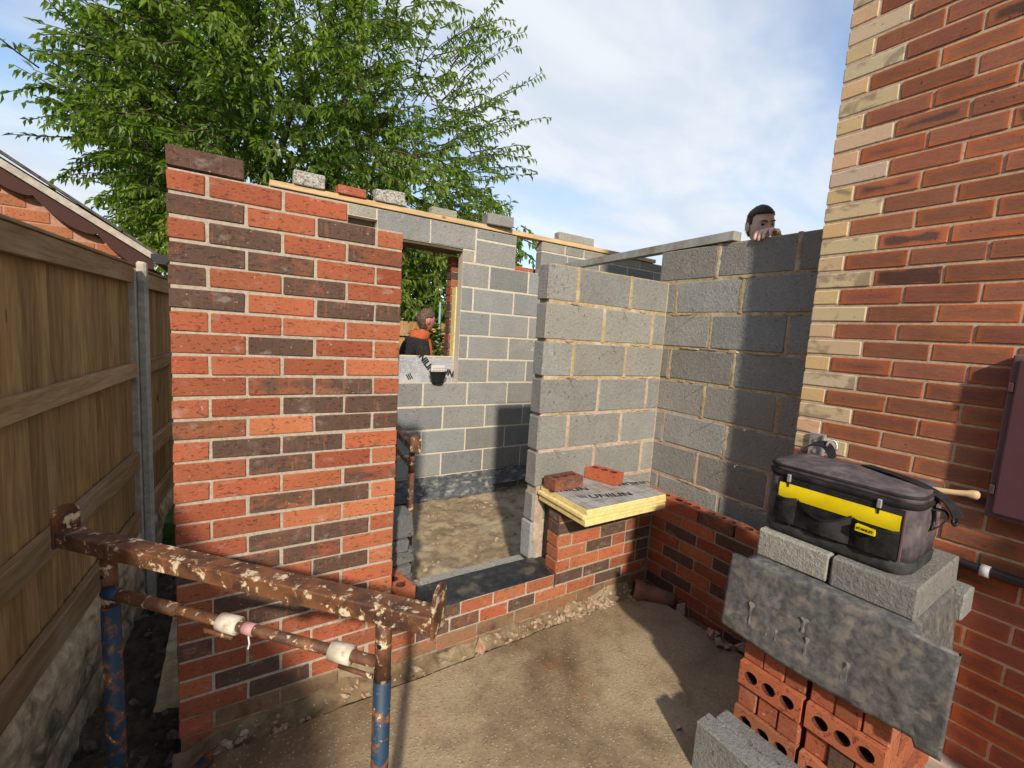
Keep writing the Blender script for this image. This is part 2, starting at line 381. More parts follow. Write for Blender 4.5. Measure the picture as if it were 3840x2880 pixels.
FOIL_NEW = mat_foil('bright_silver_foil', (0.50, 0.50, 0.515), (0.36, 0.365, 0.38), 0.3, (rad(-90), 0, 0), 0.8)
def mat_trestle(name, painted):
    m, t, b = newmat(name)
    v = coords(t)
    n1 = noisen(t, v, 14, 5, 0.65, 0.6)
    n2 = noisen(t, mapping(t, v, scale=(1, 1, 1)), 26, 5, 0.65, 0.4)
    n3 = noisen(t, v, 60, 4, 0.6)
    rust = mixc(t, ramp(t, n1, 0.35, 0.65), (0.065, 0.030, 0.020), (0.20, 0.082, 0.032))
    rust = mixc(t, mathn(t, 'MULTIPLY', ramp(t, n2, 0.55, 0.66), 0.75), rust, (0.36, 0.155, 0.055))
    blue = mixc(t, n1, (0.010, 0.024, 0.045), (0.022, 0.066, 0.125))
    base = mixc(t, ramp(t, mathn(t, 'ADD', n2, mathn(t, 'MULTIPLY', n1, 0.35)), 0.66, 0.74), blue, rust) if painted else rust
    spl = ramp(t, mathn(t, 'ADD', n2, mathn(t, 'MULTIPLY', n3, 0.18)), 0.725, 0.75) if painted else ramp(t, mathn(t, 'ADD', n2, mathn(t, 'MULTIPLY', n3, 0.42)), 0.775, 0.87)
    col = mixc(t, spl, base, (0.66, 0.55, 0.37))
    dot = ramp(t, noisen(t, v, 110, 2, 0.5), 0.73, 0.76)
    col = mixc(t, dot, col, (0.6, 0.52, 0.4))
    lk(t, col, b.inputs['Base Color'])
    setin(b, Roughness=0.55 if painted else 0.62); b.inputs['Specular IOR Level'].default_value = 0.4
    bump(t, b, mathn(t, 'ADD', mathn(t, 'ADD', n2, n3), mathn(t, 'MULTIPLY', spl, 0.7)), 0.5, 0.002)
    return m
RUST = mat_trestle('rusty_steel', False)
BLUE = mat_trestle('chipped_blue_paint', True)
COLLAR = mat_noise('cream_painted_collar', (0.50, 0.42, 0.30), (0.74, 0.67, 0.55), 22, 0.6, 0.5, 0.002, c2=(0.34, 0.2, 0.09), s2=16)
def mat_leaf(name, c0, c1):
    m, t, b = newmat(name)
    at = t.nodes.new('ShaderNodeAttribute'); at.attribute_name = 'tone'
    col = mixc(t, at.outputs['Fac'], c0, c1)
    out = t.nodes['Material Output']
    setin(b, Roughness=0.45); b.inputs['Specular IOR Level'].default_value = 0.35
    lk(t, col, b.inputs['Base Color'])
    tr = t.nodes.new('ShaderNodeBsdfTranslucent')
    lk(t, mixc(t, 1.0, col, (1.5, 1.7, 0.7), 'MULTIPLY'), tr.inputs['Color'])
    mx = t.nodes.new('ShaderNodeMixShader'); mx.inputs[0].default_value = 0.45
    lk(t, b.outputs[0], mx.inputs[1]); lk(t, tr.outputs[0], mx.inputs[2]); lk(t, mx.outputs[0], out.inputs['Surface'])
    return m
LEAF = mat_leaf('cherry_leaf', (0.06, 0.120, 0.015), (0.26, 0.345, 0.045))
LEAF2 = mat_leaf('shrub_leaf', (0.08, 0.15, 0.02), (0.24, 0.33, 0.05))

# ------------------------------------------------------------------ mesh helpers
def link(o, parent=None):
    COL.objects.link(o)
    if parent is not None: o.parent = parent
    return o
def mesh_obj(name, verts, faces, mat, parent=None, smooth=False):
    me = bpy.data.meshes.new(name); me.from_pydata(verts, [], faces); me.update()
    if mat: me.materials.append(mat)
    if smooth:
        for p in me.polygons: p.use_smooth = True
    return link(bpy.data.objects.new(name, me), parent)
def thing(name, label, cat, loc=(0, 0, 0), rotz=0.0, group=None):
    o = bpy.data.objects.new(name, None); COL.objects.link(o)
    o.location = loc; o.rotation_euler = (0, 0, rotz); o.empty_display_size = 0.1
    return tag(o, label, cat, group)
def tag(o, label=None, cat=None, group=None, kind=None):
    if label: o['label'] = label
    if cat: o['category'] = cat
    if group: o['group'] = group
    if kind: o['kind'] = kind
    return o
def bevel_box_bm(l, d, h, bev, jit=0.0, seg=1):
    bm = bmesh.new()
    bmesh.ops.create_cube(bm, size=1.0)
    for v in bm.verts: v.co = Vector((v.co.x * l, v.co.y * d, v.co.z * h))
    if bev > 0: bmesh.ops.bevel(bm, geom=list(bm.edges), offset=bev, segments=seg, affect='EDGES', profile=0.6)
    if jit > 0:
        for v in bm.verts: v.co += Vector((ru(-jit, jit), ru(-jit, jit), ru(-jit, jit)))
    return bm
_cache = {}
def box_mesh(l, d, h, bev, jit, mat, nvar=4, nm='piece'):
    k = (round(l, 3), round(d, 3), round(h, 3), bev, jit, mat.name, random.randrange(nvar))
    if k not in _cache:
        bm = bevel_box_bm(l, d, h, bev, jit)
        me = bpy.data.meshes.new(nm); bm.to_mesh(me); bm.free(); me.materials.append(mat)
        _cache[k] = me
    return _cache[k]
def piece(name, mesh, loc, rotz=0.0, parent=None, color=(1, 1, 1, 1), tilt=(0, 0)):
    o = bpy.data.objects.new(name, mesh); link(o, parent)
    o.location = loc; o.rotation_euler = (tilt[0], tilt[1], rotz); o.color = color
    return o
class MB:
    def __init__(s): s.v = []; s.f = []
    def add(s, vs, fs):
        k = len(s.v); s.v += [tuple(v) for v in vs]; s.f += [tuple(i + k for i in f) for f in fs]
    def box(s, x0, x1, y0, y1, z0, z1, M=None):
        vs = [Vector((x, y, z)) for x in (x0, x1) for y in (y0, y1) for z in (z0, z1)]
        if M: vs = [M @ v for v in vs]
        s.add(vs, [(0, 1, 3, 2), (4, 6, 7, 5), (0, 4, 5, 1), (2, 3, 7, 6), (0, 2, 6, 4), (1, 5, 7, 3)])
    def tube(s, pts, r, n=12, cap=True):
        pts = [Vector(p) for p in pts]
        if not isinstance(r, (list, tuple)): r = [r] * len(pts)
        k = len(s.v); prev = None
        for i, p in enumerate(pts):
            d = (pts[min(i + 1, len(pts) - 1)] - pts[max(i - 1, 0)]).normalized()
            if prev is None:
                a = Vector((0, 0, 1)) if abs(d.z) < 0.9 else Vector((1, 0, 0))
                x = d.cross(a).normalized()
            else:
                x = (prev - d * prev.dot(d)).normalized()
            prev = x; y = d.cross(x)
            for j in range(n):
                a = 2 * math.pi * j / n
                s.v.append(tuple(p + (x * math.cos(a) + y * math.sin(a)) * r[i]))
        for i in range(len(pts) - 1):
            for j in range(n):
                a = k + i * n + j; b = k + i * n + (j + 1) % n
                s.f.append((a, b, b + n, a + n))
        if cap:
            s.f.append(tuple(k + j for j in reversed(range(n))))
            s.f.append(tuple(k + (len(pts) - 1) * n + j for j in range(n)))
    def build(s, name, mat, parent=None, smooth=False): return mesh_obj(name, s.v, s.f, mat, parent, smooth)
def box_obj(name, x0, x1, y0, y1, z0, z1, mat, parent=None, bev=0.0, jit=0.0, color=None, seg=1):
    bm = bevel_box_bm(x1 - x0, y1 - y0, z1 - z0, bev, jit, seg)
    me = bpy.data.meshes.new(name); bm.to_mesh(me); bm.free(); me.materials.append(mat)
    o = bpy.data.objects.new(name, me); link(o, parent)
    o.location = ((x0 + x1) / 2, (y0 + y1) / 2, (z0 + z1) / 2)
    if color: o.color = color
    return o
def smoothshade(o):
    for p in o.data.polygons: p.use_smooth = True
    return o
def grid_obj(name, fn, nu, nv, mat, parent=None, smooth=True):
    vs = [fn(i / nu, j / nv) for j in range(nv + 1) for i in range(nu + 1)]
    fs = [(j * (nu + 1) + i, j * (nu + 1) + i + 1, (j + 1) * (nu + 1) + i + 1, (j + 1) * (nu + 1) + i) for j in range(nv) for i in range(nu)]
    return mesh_obj(name, vs, fs, mat, parent, smooth)
def fbm(x, y, z=0.0, o=4): return mnoise.fractal(Vector((x, y, z)), 1.0, 2.0, o)

def text_mesh(name, s, size, mat, parent, bold=0.0, M=None, extr=0.0004):
    cu = bpy.data.curves.new(name, 'FONT'); cu.body = s; cu.size = size; cu.align_x = 'CENTER'; cu.align_y = 'CENTER'
    cu.offset = bold; cu.extrude = extr; cu.resolution_u = 3
    tmp = bpy.data.objects.new(name, cu); COL.objects.link(tmp)
    dg = bpy.context.evaluated_depsgraph_get()
    me = bpy.data.meshes.new_from_object(tmp.evaluated_get(dg))
    bpy.data.objects.remove(tmp, do_unlink=True)
    me.materials.clear(); me.materials.append(mat)
    o = bpy.data.objects.new(name, me); link(o, parent)
    if M: o.matrix_local = M
    return o

# ------------------------------------------------------------------ brick tones
TONE = {'R': ((0.335, 0.096, 0.047), 0.08), 'O': ((0.40, 0.128, 0.058), 0.02), 'D': ((0.26, 0.09, 0.046), 0.74), 'M': ((0.30, 0.092, 0.045), 0.52), 'B': ((0.22, 0.092, 0.058), 0.60)}
def tone(c):
    col, a = TONE[c]
    j = ru(0.80, 1.16); h = ru(-0.10, 0.12)
    return (col[0] * j, col[1] * j * (1 + h), col[2] * j * (1 + h), min(1, max(0, a + ru(-0.1, 0.1))))
def lay(parent, kind, fixed, a0, segs, z0, h=0.065, depth=0.1025, sgn=1, mat=None, proud=0.0, zj=0.0018):
    """bricks of one course. kind 'x': run along +X on plane y=fixed (depth to +y); 'y': run along -Y on plane x=fixed (depth to +x)"""
    for (s, l, tn) in segs:
        l = l + 0.001 * random.randrange(-1, 2); s += 0.001 * random.randrange(-1, 2)
        me = box_mesh(l, depth, h + 0.001 * random.randrange(-1, 2), 0.003, 0.0014, mat or BRICK, 3, 'brick')
        off = ru(-0.0012, 0.0012) - proud
        zc = z0 + h / 2 + ru(-zj, zj)
        if kind == 'x':
            piece('brick', me, (a0 + s + l / 2, fixed + off + depth / 2, zc), ru(-0.004, 0.004) + (math.pi if rnd() < 0.5 else 0), parent, tone(tn), (0, ru(-.004, .004)))
        else:
            piece('brick', me, (fixed + off + depth / 2, a0 - s - l / 2, zc), math.pi / 2 + ru(-0.004, 0.004) + (math.pi if rnd() < 0.5 else 0), parent, tone(tn), (0, ru(-.004, .004)))
def zrow(k): return 0.075 * (29 - k) + 0.005       # bottom of brick of course k

# ================================================================== SETTING: ground
g = mesh_obj('ground', [(-400, -400, -0.56), (400, -400, -0.56), (400, 900, -0.56), (-400, 900, -0.56)], [(0, 1, 2, 3)], GRASS); tag(g, kind='structure')
box = box_obj('lawn', -14, 16, 2.36, 26, -0.5, 0.0, GRASS); tag(box, kind='structure')
def slab_fn(u, v):
    x = -0.03 + u * 2.445; y = -5.5 + v * (5.5 - 0.108)
    ye = y + (0.012 * fbm(x * 6, 3.1) if v > 0.999 else 0) + (0.032 * u * (1 if v > 0.98 else 0))
    xe = x + (0.012 * fbm(y * 6, 1.7) if u > 0.999 else 0)
    return (xe, ye, 0.05 + 0.006 * fbm(x * 2.2, y * 2.2) + 0.0025 * fbm(x * 11, y * 11, 2.0))
sl = grid_obj('concrete_slab', slab_fn, 70, 150, SLAB)
# skirt of the slab
sk = MB()
nu, nv = 70, 150
top = [slab_fn(i / nu, 1.0) for i in range(nu + 1)]
for a, b_ in zip(top[:-1], top[1:]): sk.add([a, b_, (b_[0], b_[1] + .004, -0.3), (a[0], a[1] + .004, -0.3)], [(0, 1, 2, 3)])
for uu in (0.0, 1.0):
    ed = [slab_fn(uu, j / nv) for j in range(nv + 1)]
    for a, b_ in zip(ed[:-1], ed[1:]): sk.add([a, b_, (b_[0], b_[1], -0.55), (a[0], a[1], -0.55)], [(0, 1, 2, 3)])
so = sk.build('slab_edge', SLAB, sl)
tag(sl, kind='structure')
# mud strip between slab and walls
def mud_fn(u, v):
    x = -0.02 + u * 2.5; y = -0.135 + v * 0.14
    t_ = max(0.0, min(1.0, (v - 0.15) / 0.85))
    z = 0.026 + 0.062 * t_ * t_ * (0.6 + 0.8 * abs(fbm(x * 3.1, 4.0))) + 0.022 * fbm(x * 9, y * 14, 1.0) + 0.008 * fbm(x * 30, y * 30)
    z += 0.05 * max(0, 1 - abs(x - 2.15) / 0.35) * t_
    z -= 0.05 * max(0, (0.12 - x) / 0.14)
    if v < 0.12: z -= 0.045
    return (x, y, z)
mu = grid_obj('mud_strip', mud_fn, 260, 16, MUD); tag(mu, kind='structure')
def mud2_fn(u, v):
    x = 2.36 + u * 0.14; y = -0.02 - v * 3.0
    return (x, y, -0.01 + 0.03 * u + 0.03 * fbm(x * 9, y * 9, 1.0) + 0.012 * fbm(x * 30, y * 30))
mu2 = grid_obj('mud_strip', mud2_fn, 12, 160, MUD); tag(mu2, kind='structure')
def alley_fn(u, v):
    x = -0.62 + u * 0.68; y = -4 + v * 7.2
    return (x, y, -0.42 + 0.05 * fbm(x * 4, y * 4) + 0.03 * fbm(x * 11, y * 11, 3) + 0.03 * fbm(x * 30, y * 30) + (0.10 * max(0, -y) if y < 0 else 0.03 * y))
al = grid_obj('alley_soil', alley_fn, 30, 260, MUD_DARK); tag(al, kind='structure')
def floor_fn(u, v):
    x = -0.1 + u * 4.9; y = 0.20 + v * 1.8
    z = 0.06 - 0.03 * v + 0.03 * fbm(x * 2.4, y * 2.4, 5) + 0.014 * fbm(x * 10, y * 10, 2) + 0.010 * fbm(x * 32, y * 32)
    return (x, y, z)
SOIL_IN = mat_noise('sunlit_soil', (0.20, 0.145, 0.085), (0.36, 0.275, 0.17), 14, 0.9, 0.8, 0.010, c2=(0.42, 0.34, 0.22), s2=3.5)  # mud colour lightened to paint sunlight onto the inside floor
fl = grid_obj('interior_soil', floor_fn, 210, 80, SOIL_IN); tag(fl, kind='structure')

# ================================================================== FRONT BRICK WALL (pier, low wall)
fwall = thing('brick_wall', 'tall new red and burnt brick pier with low brick wall running on to the right', 'brick wall', (0, 0, 0))
box_obj('mortar', 0.004, 0.7735, 0.0045, 0.098, 0.1505, 2.0245, MORTAR, fwall)
MORTAR_MUD = mat_noise('mud_stained_mortar', (0.20, 0.14, 0.075), (0.34, 0.26, 0.165), 30, 0.95, 0.6, 0.004)
box_obj('mortar', 0.004, 0.7735, 0.0045, 0.098, -0.3, 0.15, MORTAR_MUD, fwall)
box_obj('mortar', 0.004, 0.557, 0.0045, 0.098, 2.0247, 2.0995, MORTAR, fwall)
box_obj('mortar', 0.774, 1.715, 0.0050, 0.0985, 0.1505, 0.2975, MORTAR, fwall)
box_obj('mortar', 0.774, 1.715, 0.0050, 0.0985, -0.3, 0.15, MORTAR_MUD, fwall)
rows = {1: 'D', 2: 'RRR', 3: 'DRBR', 4: 'RDRM', 5: 'MDRR', 6: 'DRDR', 7: 'DRDD', 8: 'RRRR', 9: 'RDRO', 10: 'RRRO', 11: 'RMDR', 12: 'RRDD',
        13: 'MODD', 14: 'RDDO', 15: 'RDRO', 16: 'RROM', 17: 'RMDO', 18: 'RROO', 19: 'RDDO', 20: 'DMMO', 21: 'RRDO', 22: 'RDRO', 23: 'RDMO', 24: 'DRRO', 25: 'RRRO', 26: 'RDRM', 27: 'RDRR', 28: 'RMMM'}
for k, tn in rows.items():
    segs = []
    if k == 1: segs = [(0, 0.215, 'D')]
    elif k % 2 == 0:
        x = 0
        for i, c in enumerate(tn):
            l = 0.1025 if i == 0 else 0.215
            if k >= 26 and i == 3: break
            segs.append((x, l, c)); x += l + 0.01
    else:
        x = 0
        for i, c in enumerate(tn):
            l = 0.1025 if i == 3 else 0.215
            if k >= 26 and i == 3: break
            segs.append((x, l, c)); x += l + 0.01
    lay(fwall, 'x', 0.0, 0.0, segs[:1], zrow(k), mat=BRICK_OLD if k > 26 else BRICK)
    lay(fwall, 'x', 0.0, 0.0, segs[1:], zrow(k), mat=BRICK_MUD if k > 27 else BRICK_OLD if k > 26 else BRICK)
def perps(edges, tones, gap=0.010): return [(a + gap / 2, b - a - gap, c) for a, b, c in zip(edges[:-1], edges[1:], tones)]
lay(fwall, 'x', 0.0005, 0, perps([0.5625, 0.73, 0.907, 1.132, 1.319, 1.524, 1.716, 1.929, 2.148, 2.375, 2.486], 'RMDROODDRB'), zrow(26), mat=BRICK_OLD)
lay(fwall, 'x', 0.0005, 0, perps([0.675, 0.90, 1.077, 1.2425, 1.41, 1.588, 1.814, 2.031, 2.26, 2.486], 'RDDRBOODR'), zrow(27), mat=BRICK_OLD)
lay(fwall, 'x', 0.0005, 0, perps([0.7875, 1.01, 1.23, 1.46, 1.68, 1.90, 2.12, 2.35, 2.486], 'MRMMRMMR'), zrow(28), mat=BRICK_MUD)
lay(fwall, 'x', 0.0005, 0, perps([0.0, 0.22, 0.45, 0.67, 0.90, 1.12, 1.35, 1.57, 1.79, 2.02, 2.25, 2.486], 'RMRMMRMMRMR'), zrow(29), mat=BRICK_MUD)
# thin skim of dried mud over the lowest course is left to the mud strip itself

# short pier under the foam board, still bonded into the same wall
sp = thing('brick_wall', 'short brick pier under the foil faced board, joined to low wall at right', 'brick wall', (0, 0, 0))
box_obj('mortar', 1.730, 2.4835, 0.0045, 0.098, 0.1505, 0.6745, MORTAR_GREY, sp)
box_obj('mortar', 1.7155, 2.4835, 0.0047, 0.098, -0.3, 0.15, MORTAR_MUD, sp)
srows = {25: ([1.716, 1.826, 2.045, 2.262, 2.37, 2.486], 'OOOMB'), 24: ([1.716, 1.938, 2.150, 2.262, 2.486], 'ODRD'), 23: ([1.716, 1.826, 2.045, 2.262, 2.375, 2.486], 'OOBRR'),
         22: ([1.716, 1.938, 2.16, 2.30, 2.486], 'DDBD'), 21: ([1.716, 1.826, 2.045, 2.262, 2.375, 2.486], 'DRBRD')}
for k, (e, tn) in srows.items(): lay(sp, 'x', 0.0, 0, perps(e, tn), zrow(k))
# right hand low wall, runs towards the camera
rw = thing('brick_wall', 'low brick wall in shade below the block wall, its top bricks showing round holes', 'brick wall', (0, 0, 0))
box_obj('mortar', 2.4925, 2.586, -0.79, 0.098, -0.12, 0.598, MORTAR_GREY, rw)
box_obj('mortar', 2.4925, 2.586, -0.79, 0.098, 0.5985, 0.6045, MORTAR_GREY, rw)
XW = 2.4878
def perf_bm(l, d, h, holes, r, n=14):
    bm = bmesh.new()
    tops = []
    for z in (h / 2, -h / 2):
        rect = [bm.verts.new((x, y, z)) for x, y in ((-l / 2, -d / 2), (l / 2, -d / 2), (l / 2, d / 2), (-l / 2, d / 2))]
        es = [bm.edges.new((rect[i], rect[(i + 1) % 4])) for i in range(4)]
        rings = []
        for hx in holes:
            rg = [bm.verts.new((hx + r * math.cos(2 * math.pi * i / n), r * 0.92 * math.sin(2 * math.pi * i / n), z)) for i in range(n)]
            es += [bm.edges.new((rg[i], rg[(i + 1) % n])) for i in range(n)]
            rings.append(rg)
        bmesh.ops.triangle_fill(bm, use_beauty=True, use_dissolve=False, edges=es)
        tops.append((rect, rings))
    (r0, g0), (r1, g1) = tops
    for i in range(4): bm.faces.new((r0[i], r1[i], r1[(i + 1) % 4], r0[(i + 1) % 4]))
    for a, b_ in zip(g0, g1):
        for i in range(n): bm.faces.new((a[i], a[(i + 1) % n], b_[(i + 1) % n], b_[i]))
    bmesh.ops.recalc_face_normals(bm, faces=bm.faces)
    return bm
_perf = {}
def perf_mesh(l, d, h, mat=None):
    k = (l, d, h, (mat or BRICK).name)
    if k not in _perf:
        bm = perf_bm(l, d, h, (-0.063 * l / .215, 0.0, 0.063 * l / .215), 0.0235)
        me = bpy.data.meshes.new('perforated_brick')
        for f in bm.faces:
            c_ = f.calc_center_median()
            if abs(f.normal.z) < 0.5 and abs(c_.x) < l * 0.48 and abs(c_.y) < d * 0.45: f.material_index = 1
        bm.to_mesh(me); bm.free(); me.materials.append(mat or BRICK); me.materials.append(HOLE_SHADE); _perf[k] = me
    return _perf[k]
for i in range(4):     # top course with holes; first starts with a half brick in the corner
    y = 0.10 - 0.0 if i == 0 else None
yy = -0.1125
for i, tn in enumerate('RMRR'):
    l = 0.215 if i < 3 else 0.0
    if i < 3:
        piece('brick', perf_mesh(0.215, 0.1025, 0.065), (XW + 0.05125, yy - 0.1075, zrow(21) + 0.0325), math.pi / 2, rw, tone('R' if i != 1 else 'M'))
        yy -= 0.225
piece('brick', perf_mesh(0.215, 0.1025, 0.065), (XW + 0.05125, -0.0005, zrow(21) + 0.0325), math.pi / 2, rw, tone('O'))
for k in range(22, 30):
    if k % 2 == 0: e = [0.0, 0.225, 0.45, 0.675, 0.79]; tn = random.choice(['RRDR', 'RODR', 'DRRR'])
    else: e = [0.0, 0.1125, 0.3375, 0.5625, 0.79]; tn = random.choice(['RDRD', 'RDRR', 'RRRD'])
    lay(rw, 'y', XW, 0.0, perps(e, tn), zrow(k), mat=BRICK if k < 27 else BRICK_OLD)
# toothing brick behind the tall pier
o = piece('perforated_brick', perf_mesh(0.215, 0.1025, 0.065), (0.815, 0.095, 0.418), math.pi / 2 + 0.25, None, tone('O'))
tag(o, 'red brick with three holes laid beside the tall pier at the doorway', 'brick')

# black damp course lying over the low wall and threshold
def dpc_fn(u, v):
    x = 0.80 + u * 0.905; y = -0.004 + v * 0.215
    z = 0.305 + 0.003 * math.sin(x * 13) * math.sin(v * 3.1) + 0.0025 * fbm(x * 7, y * 7) - 0.008 * math.exp(-((v - 0.75) / 0.1) ** 2)
    if v < 0.04: z -= 0.004
    return (x, y + 0.004 * fbm(x * 5, 2), z + 0.003)
o = grid_obj('damp_course', dpc_fn, 60, 14, DPC); tag(o, 'black plastic damp course strip lying along the low wall at the doorway', 'damp course')

# ================================================================== BLOCK WALLS
def bcol(j=0.10, base=(0.225, 0.218, 0.196), a=None):
    k = ru(1 - j, 1 + j); w = ru(-0.03, 0.03)
    return (base[0] * k * (1 + w), base[1] * k, base[2] * k * (1 - w), rnd() if a is None else a)
def lay_blocks(parent, kind, fixed, edges, z0, z1, depth=0.1, gap=0.012, base=(0.225, 0.218, 0.196), cols=None, jit=0.0016, j=0.12):
    for i, (a, b_) in enumerate(zip(edges[:-1], edges[1:])):
        l = abs(b_ - a) - gap; h = z1 - z0 - gap
        if l < 0.01: continue
        me = box_mesh(l, depth, h, 0.0045, jit, BLOCK, 3, 'block')
        c = bcol(j, base) if not cols or cols[i] is None else cols[i]
        off = ru(-0.002, 0.002)
        if kind == 'x': piece('block', me, ((a + b_) / 2, fixed + off + depth / 2, (z0 + z1) / 2), ru(-0.004, 0.004), parent, c, (0, ru(-.003, .003)))
        else: piece('block', me, (fixed + off + depth / 2, (a + b_) / 2, (z0 + z1) / 2), math.pi / 2 + ru(-0.004, 0.004), parent, c, (0, ru(-.003, .003)))
ZJ = [2.265, 2.053, 1.836, 1.615, 1.400, 1.180, 0.962, 0.742, 0.525, 0.30]
LB = (0.27, 0.262, 0.235)
wa = thing('block_wall', 'stub of grey block wall with rough buff mortar behind the foil board', 'block wall', (0, 0, 0))
box_obj('mortar', 1.692, 2.689, 0.2045, 0.2935, 1.186, 2.047, MORTAR_BROWN, wa)
box_obj('mortar', 1.692, 2.689, 0.2035, 0.2935, 0.30, 1.1855, MORTAR_PINK, wa)
apat = [[1.666, 1.896, 2.333, 2.69], [1.666, 2.120, 2.563, 2.69], [1.666, 1.896, 2.333, 2.69], [1.666, 2.123, 2.562, 2.69], [1.666, 1.899, 2.343, 2.69], [1.666, 2.126, 2.565, 2.69], [1.74, 1.90, 2.34, 2.69], [1.76, 2.12, 2.56, 2.69]]
for i, e in enumerate(apat):
    lay_blocks(wa, 'x', 0.2, e, ZJ[i + 2], ZJ[i + 1], base=LB if i not in (5,) else LB, gap=0.020)
# mortar squeezed out of the joints
def snots(parent, kind, fixed, spans, zs, mat, n, seed, sgn=-1):
    random.seed(seed)
    for _ in range(n):
        mb = MB()
        a = ru(*spans); z = random.choice(zs) + ru(-0.004, 0.004)
        w = ru(0.02, 0.07); hh = ru(0.006, 0.013)
        m = 7; ring = []
        for i in range(m):
            t_ = 2 * math.pi * i / m
            ring.append((a + w * math.cos(t_) * ru(0.7, 1.1), z + hh * math.sin(t_) * ru(0.6, 1.3)))
        f0 = fixed + 0.004; f1 = fixed - ru(0.001, 0.004)
        P_ = (lambda p, f: (p[0], f, p[1])) if kind == 'x' else (lambda p, f: (f, p[0], p[1]))
        vs = [P_(p, f0) for p in ring] + [P_((a + (p[0] - a) * 0.75, z + (p[1] - z) * 0.7), f1) for p in ring]
        fs = [(i, (i + 1) % m, m + (i + 1) % m, m + i) for i in range(m)] + [tuple(range(m, 2 * m))]
        mb.add(vs, fs); mb.build('mortar_blob', mat, parent)
    random.seed(seed + 1)
def vsmear(parent, kind, fixed, items, mat, seed):
    random.seed(seed)
    for a, z0, z1 in items:
        mb = MB(); n = 9; L, R_ = [], []
        for i in range(n + 1):
            z = z0 + (z1 - z0) * i / n
            w = 0.011 + 0.012 * abs(fbm(z * 14, a * 5, seed)) * (2.0 if rnd() < .3 else 1)
            c_ = a + 0.005 * fbm(z * 9, a * 3, seed + 2)
            L.append((c_ - w, z)); R_.append((c_ + w, z))
        P_ = (lambda p, f: (p[0], f, p[1])) if kind == 'x' else (lambda p, f: (f, p[0], p[1]))
        vs = [P_(p, fixed + 0.003) for p in L] + [P_(((l[0] + r[0]) / 2, l[1]), fixed - ru(0.0015, 0.004)) for l, r in zip(L, R_)] + [P_(p, fixed + 0.003) for p in R_]
        k = n + 1
        fs = [(i, i + 1, k + i + 1, k + i) for i in range(n)] + [(k + i, k + i + 1, 2 * k + i + 1, 2 * k + i) for i in range(n)]
        mb.add(vs, fs); mb.build('mortar_smear', mat, parent, True)
for i, e in enumerate(apat[:6]):
    vsmear(wa, 'x', 0.2, [(x, ZJ[i + 2] + 0.004, ZJ[i + 1] - 0.004) for x in e[1:-1]], MORTAR_BROWN if i < 3 else MORTAR_PINK, 200 + i)
snots(wa, 'x', 0.2, (1.70, 2.62), ZJ[2:6], MORTAR_BROWN, 16, 21)
snots(wa, 'x', 0.2, (1.70, 2.62), ZJ[5:8], MORTAR_PINK, 12, 23)
wb = thing('block_wall', 'tall grey block wall with brown mortar running up to the house corner', 'block wall', (0, 0, 0))
box_obj('mortar', 2.6955, 2.786, -0.778, 0.29, 1.186, 2.2575, MORTAR_BROWN, wb)
box_obj('mortar', 2.6945, 2.786, -0.778, 0.29, 0.0, 1.1855, MORTAR_PINK, wb)
bp_o = [-0.778, -0.320, 0.139, 0.30]; bp_e = [-0.778, -0.600, -0.143, 0.30]
for i in range(9):
    e = bp_e if i % 2 == 0 else bp_o
    if i == 0: e = [-0.776, -0.606, -0.145, 0.296]
    lay_blocks(wb, 'y', 2.69, e, ZJ[i + 1], ZJ[i], base=(0.30, 0.29, 0.262) if i % 3 else (0.265, 0.255, 0.228), gap=0.020)
for i in range(7):
    e = bp_e if i % 2 == 0 else bp_o
    vsmear(wb, 'y', 2.69, [(y, ZJ[i + 1] + 0.004, ZJ[i] - 0.004) for y in e[1:-1]], MORTAR_BROWN if i < 5 else MORTAR_PINK, 300 + i)
snots(wb, 'y', 2.69, (-0.7, 0.15), ZJ[1:6], MORTAR_BROWN, 16, 31)
snots(wb, 'y', 2.69, (-0.7, 0.15), ZJ[5:8], MORTAR_PINK, 9, 33)
def wall_tie(parent, base, out, side):
    b_ = Vector(base); o_ = Vector(out); s_ = Vector(side)
    mb = MB(); mb.tube([b_, b_ + o_ * 0.45 + s_ * 0.012, b_ + o_ * 0.8 + s_ * 0.006 + Vector((0, 0, -0.006)), b_ + o_ + s_ * 0.02 + Vector((0, 0, -0.012))], 0.0017, 6)
    mb.build('wall_tie', ZINC, parent, True)
for x, z in ((2.26, 1.836), (1.80, 0.962), (2.12, 0.975), (1.86, 1.40), (2.19, 1.615), (2.02, 1.18)): wall_tie(wa, (x, 0.204, z), (0.0, -0.09, 0.01), (1, 0, 0))
for y, z in ((-0.50, 1.836), (-0.46, 1.18), (-0.16, 1.40), (-0.43, 0.962), (-0.24, 1.18), (-0.03, 1.836)): wall_tie(wb, (2.694, y, z), (-0.09, 0.0, 0.01), (0, -1, 0))
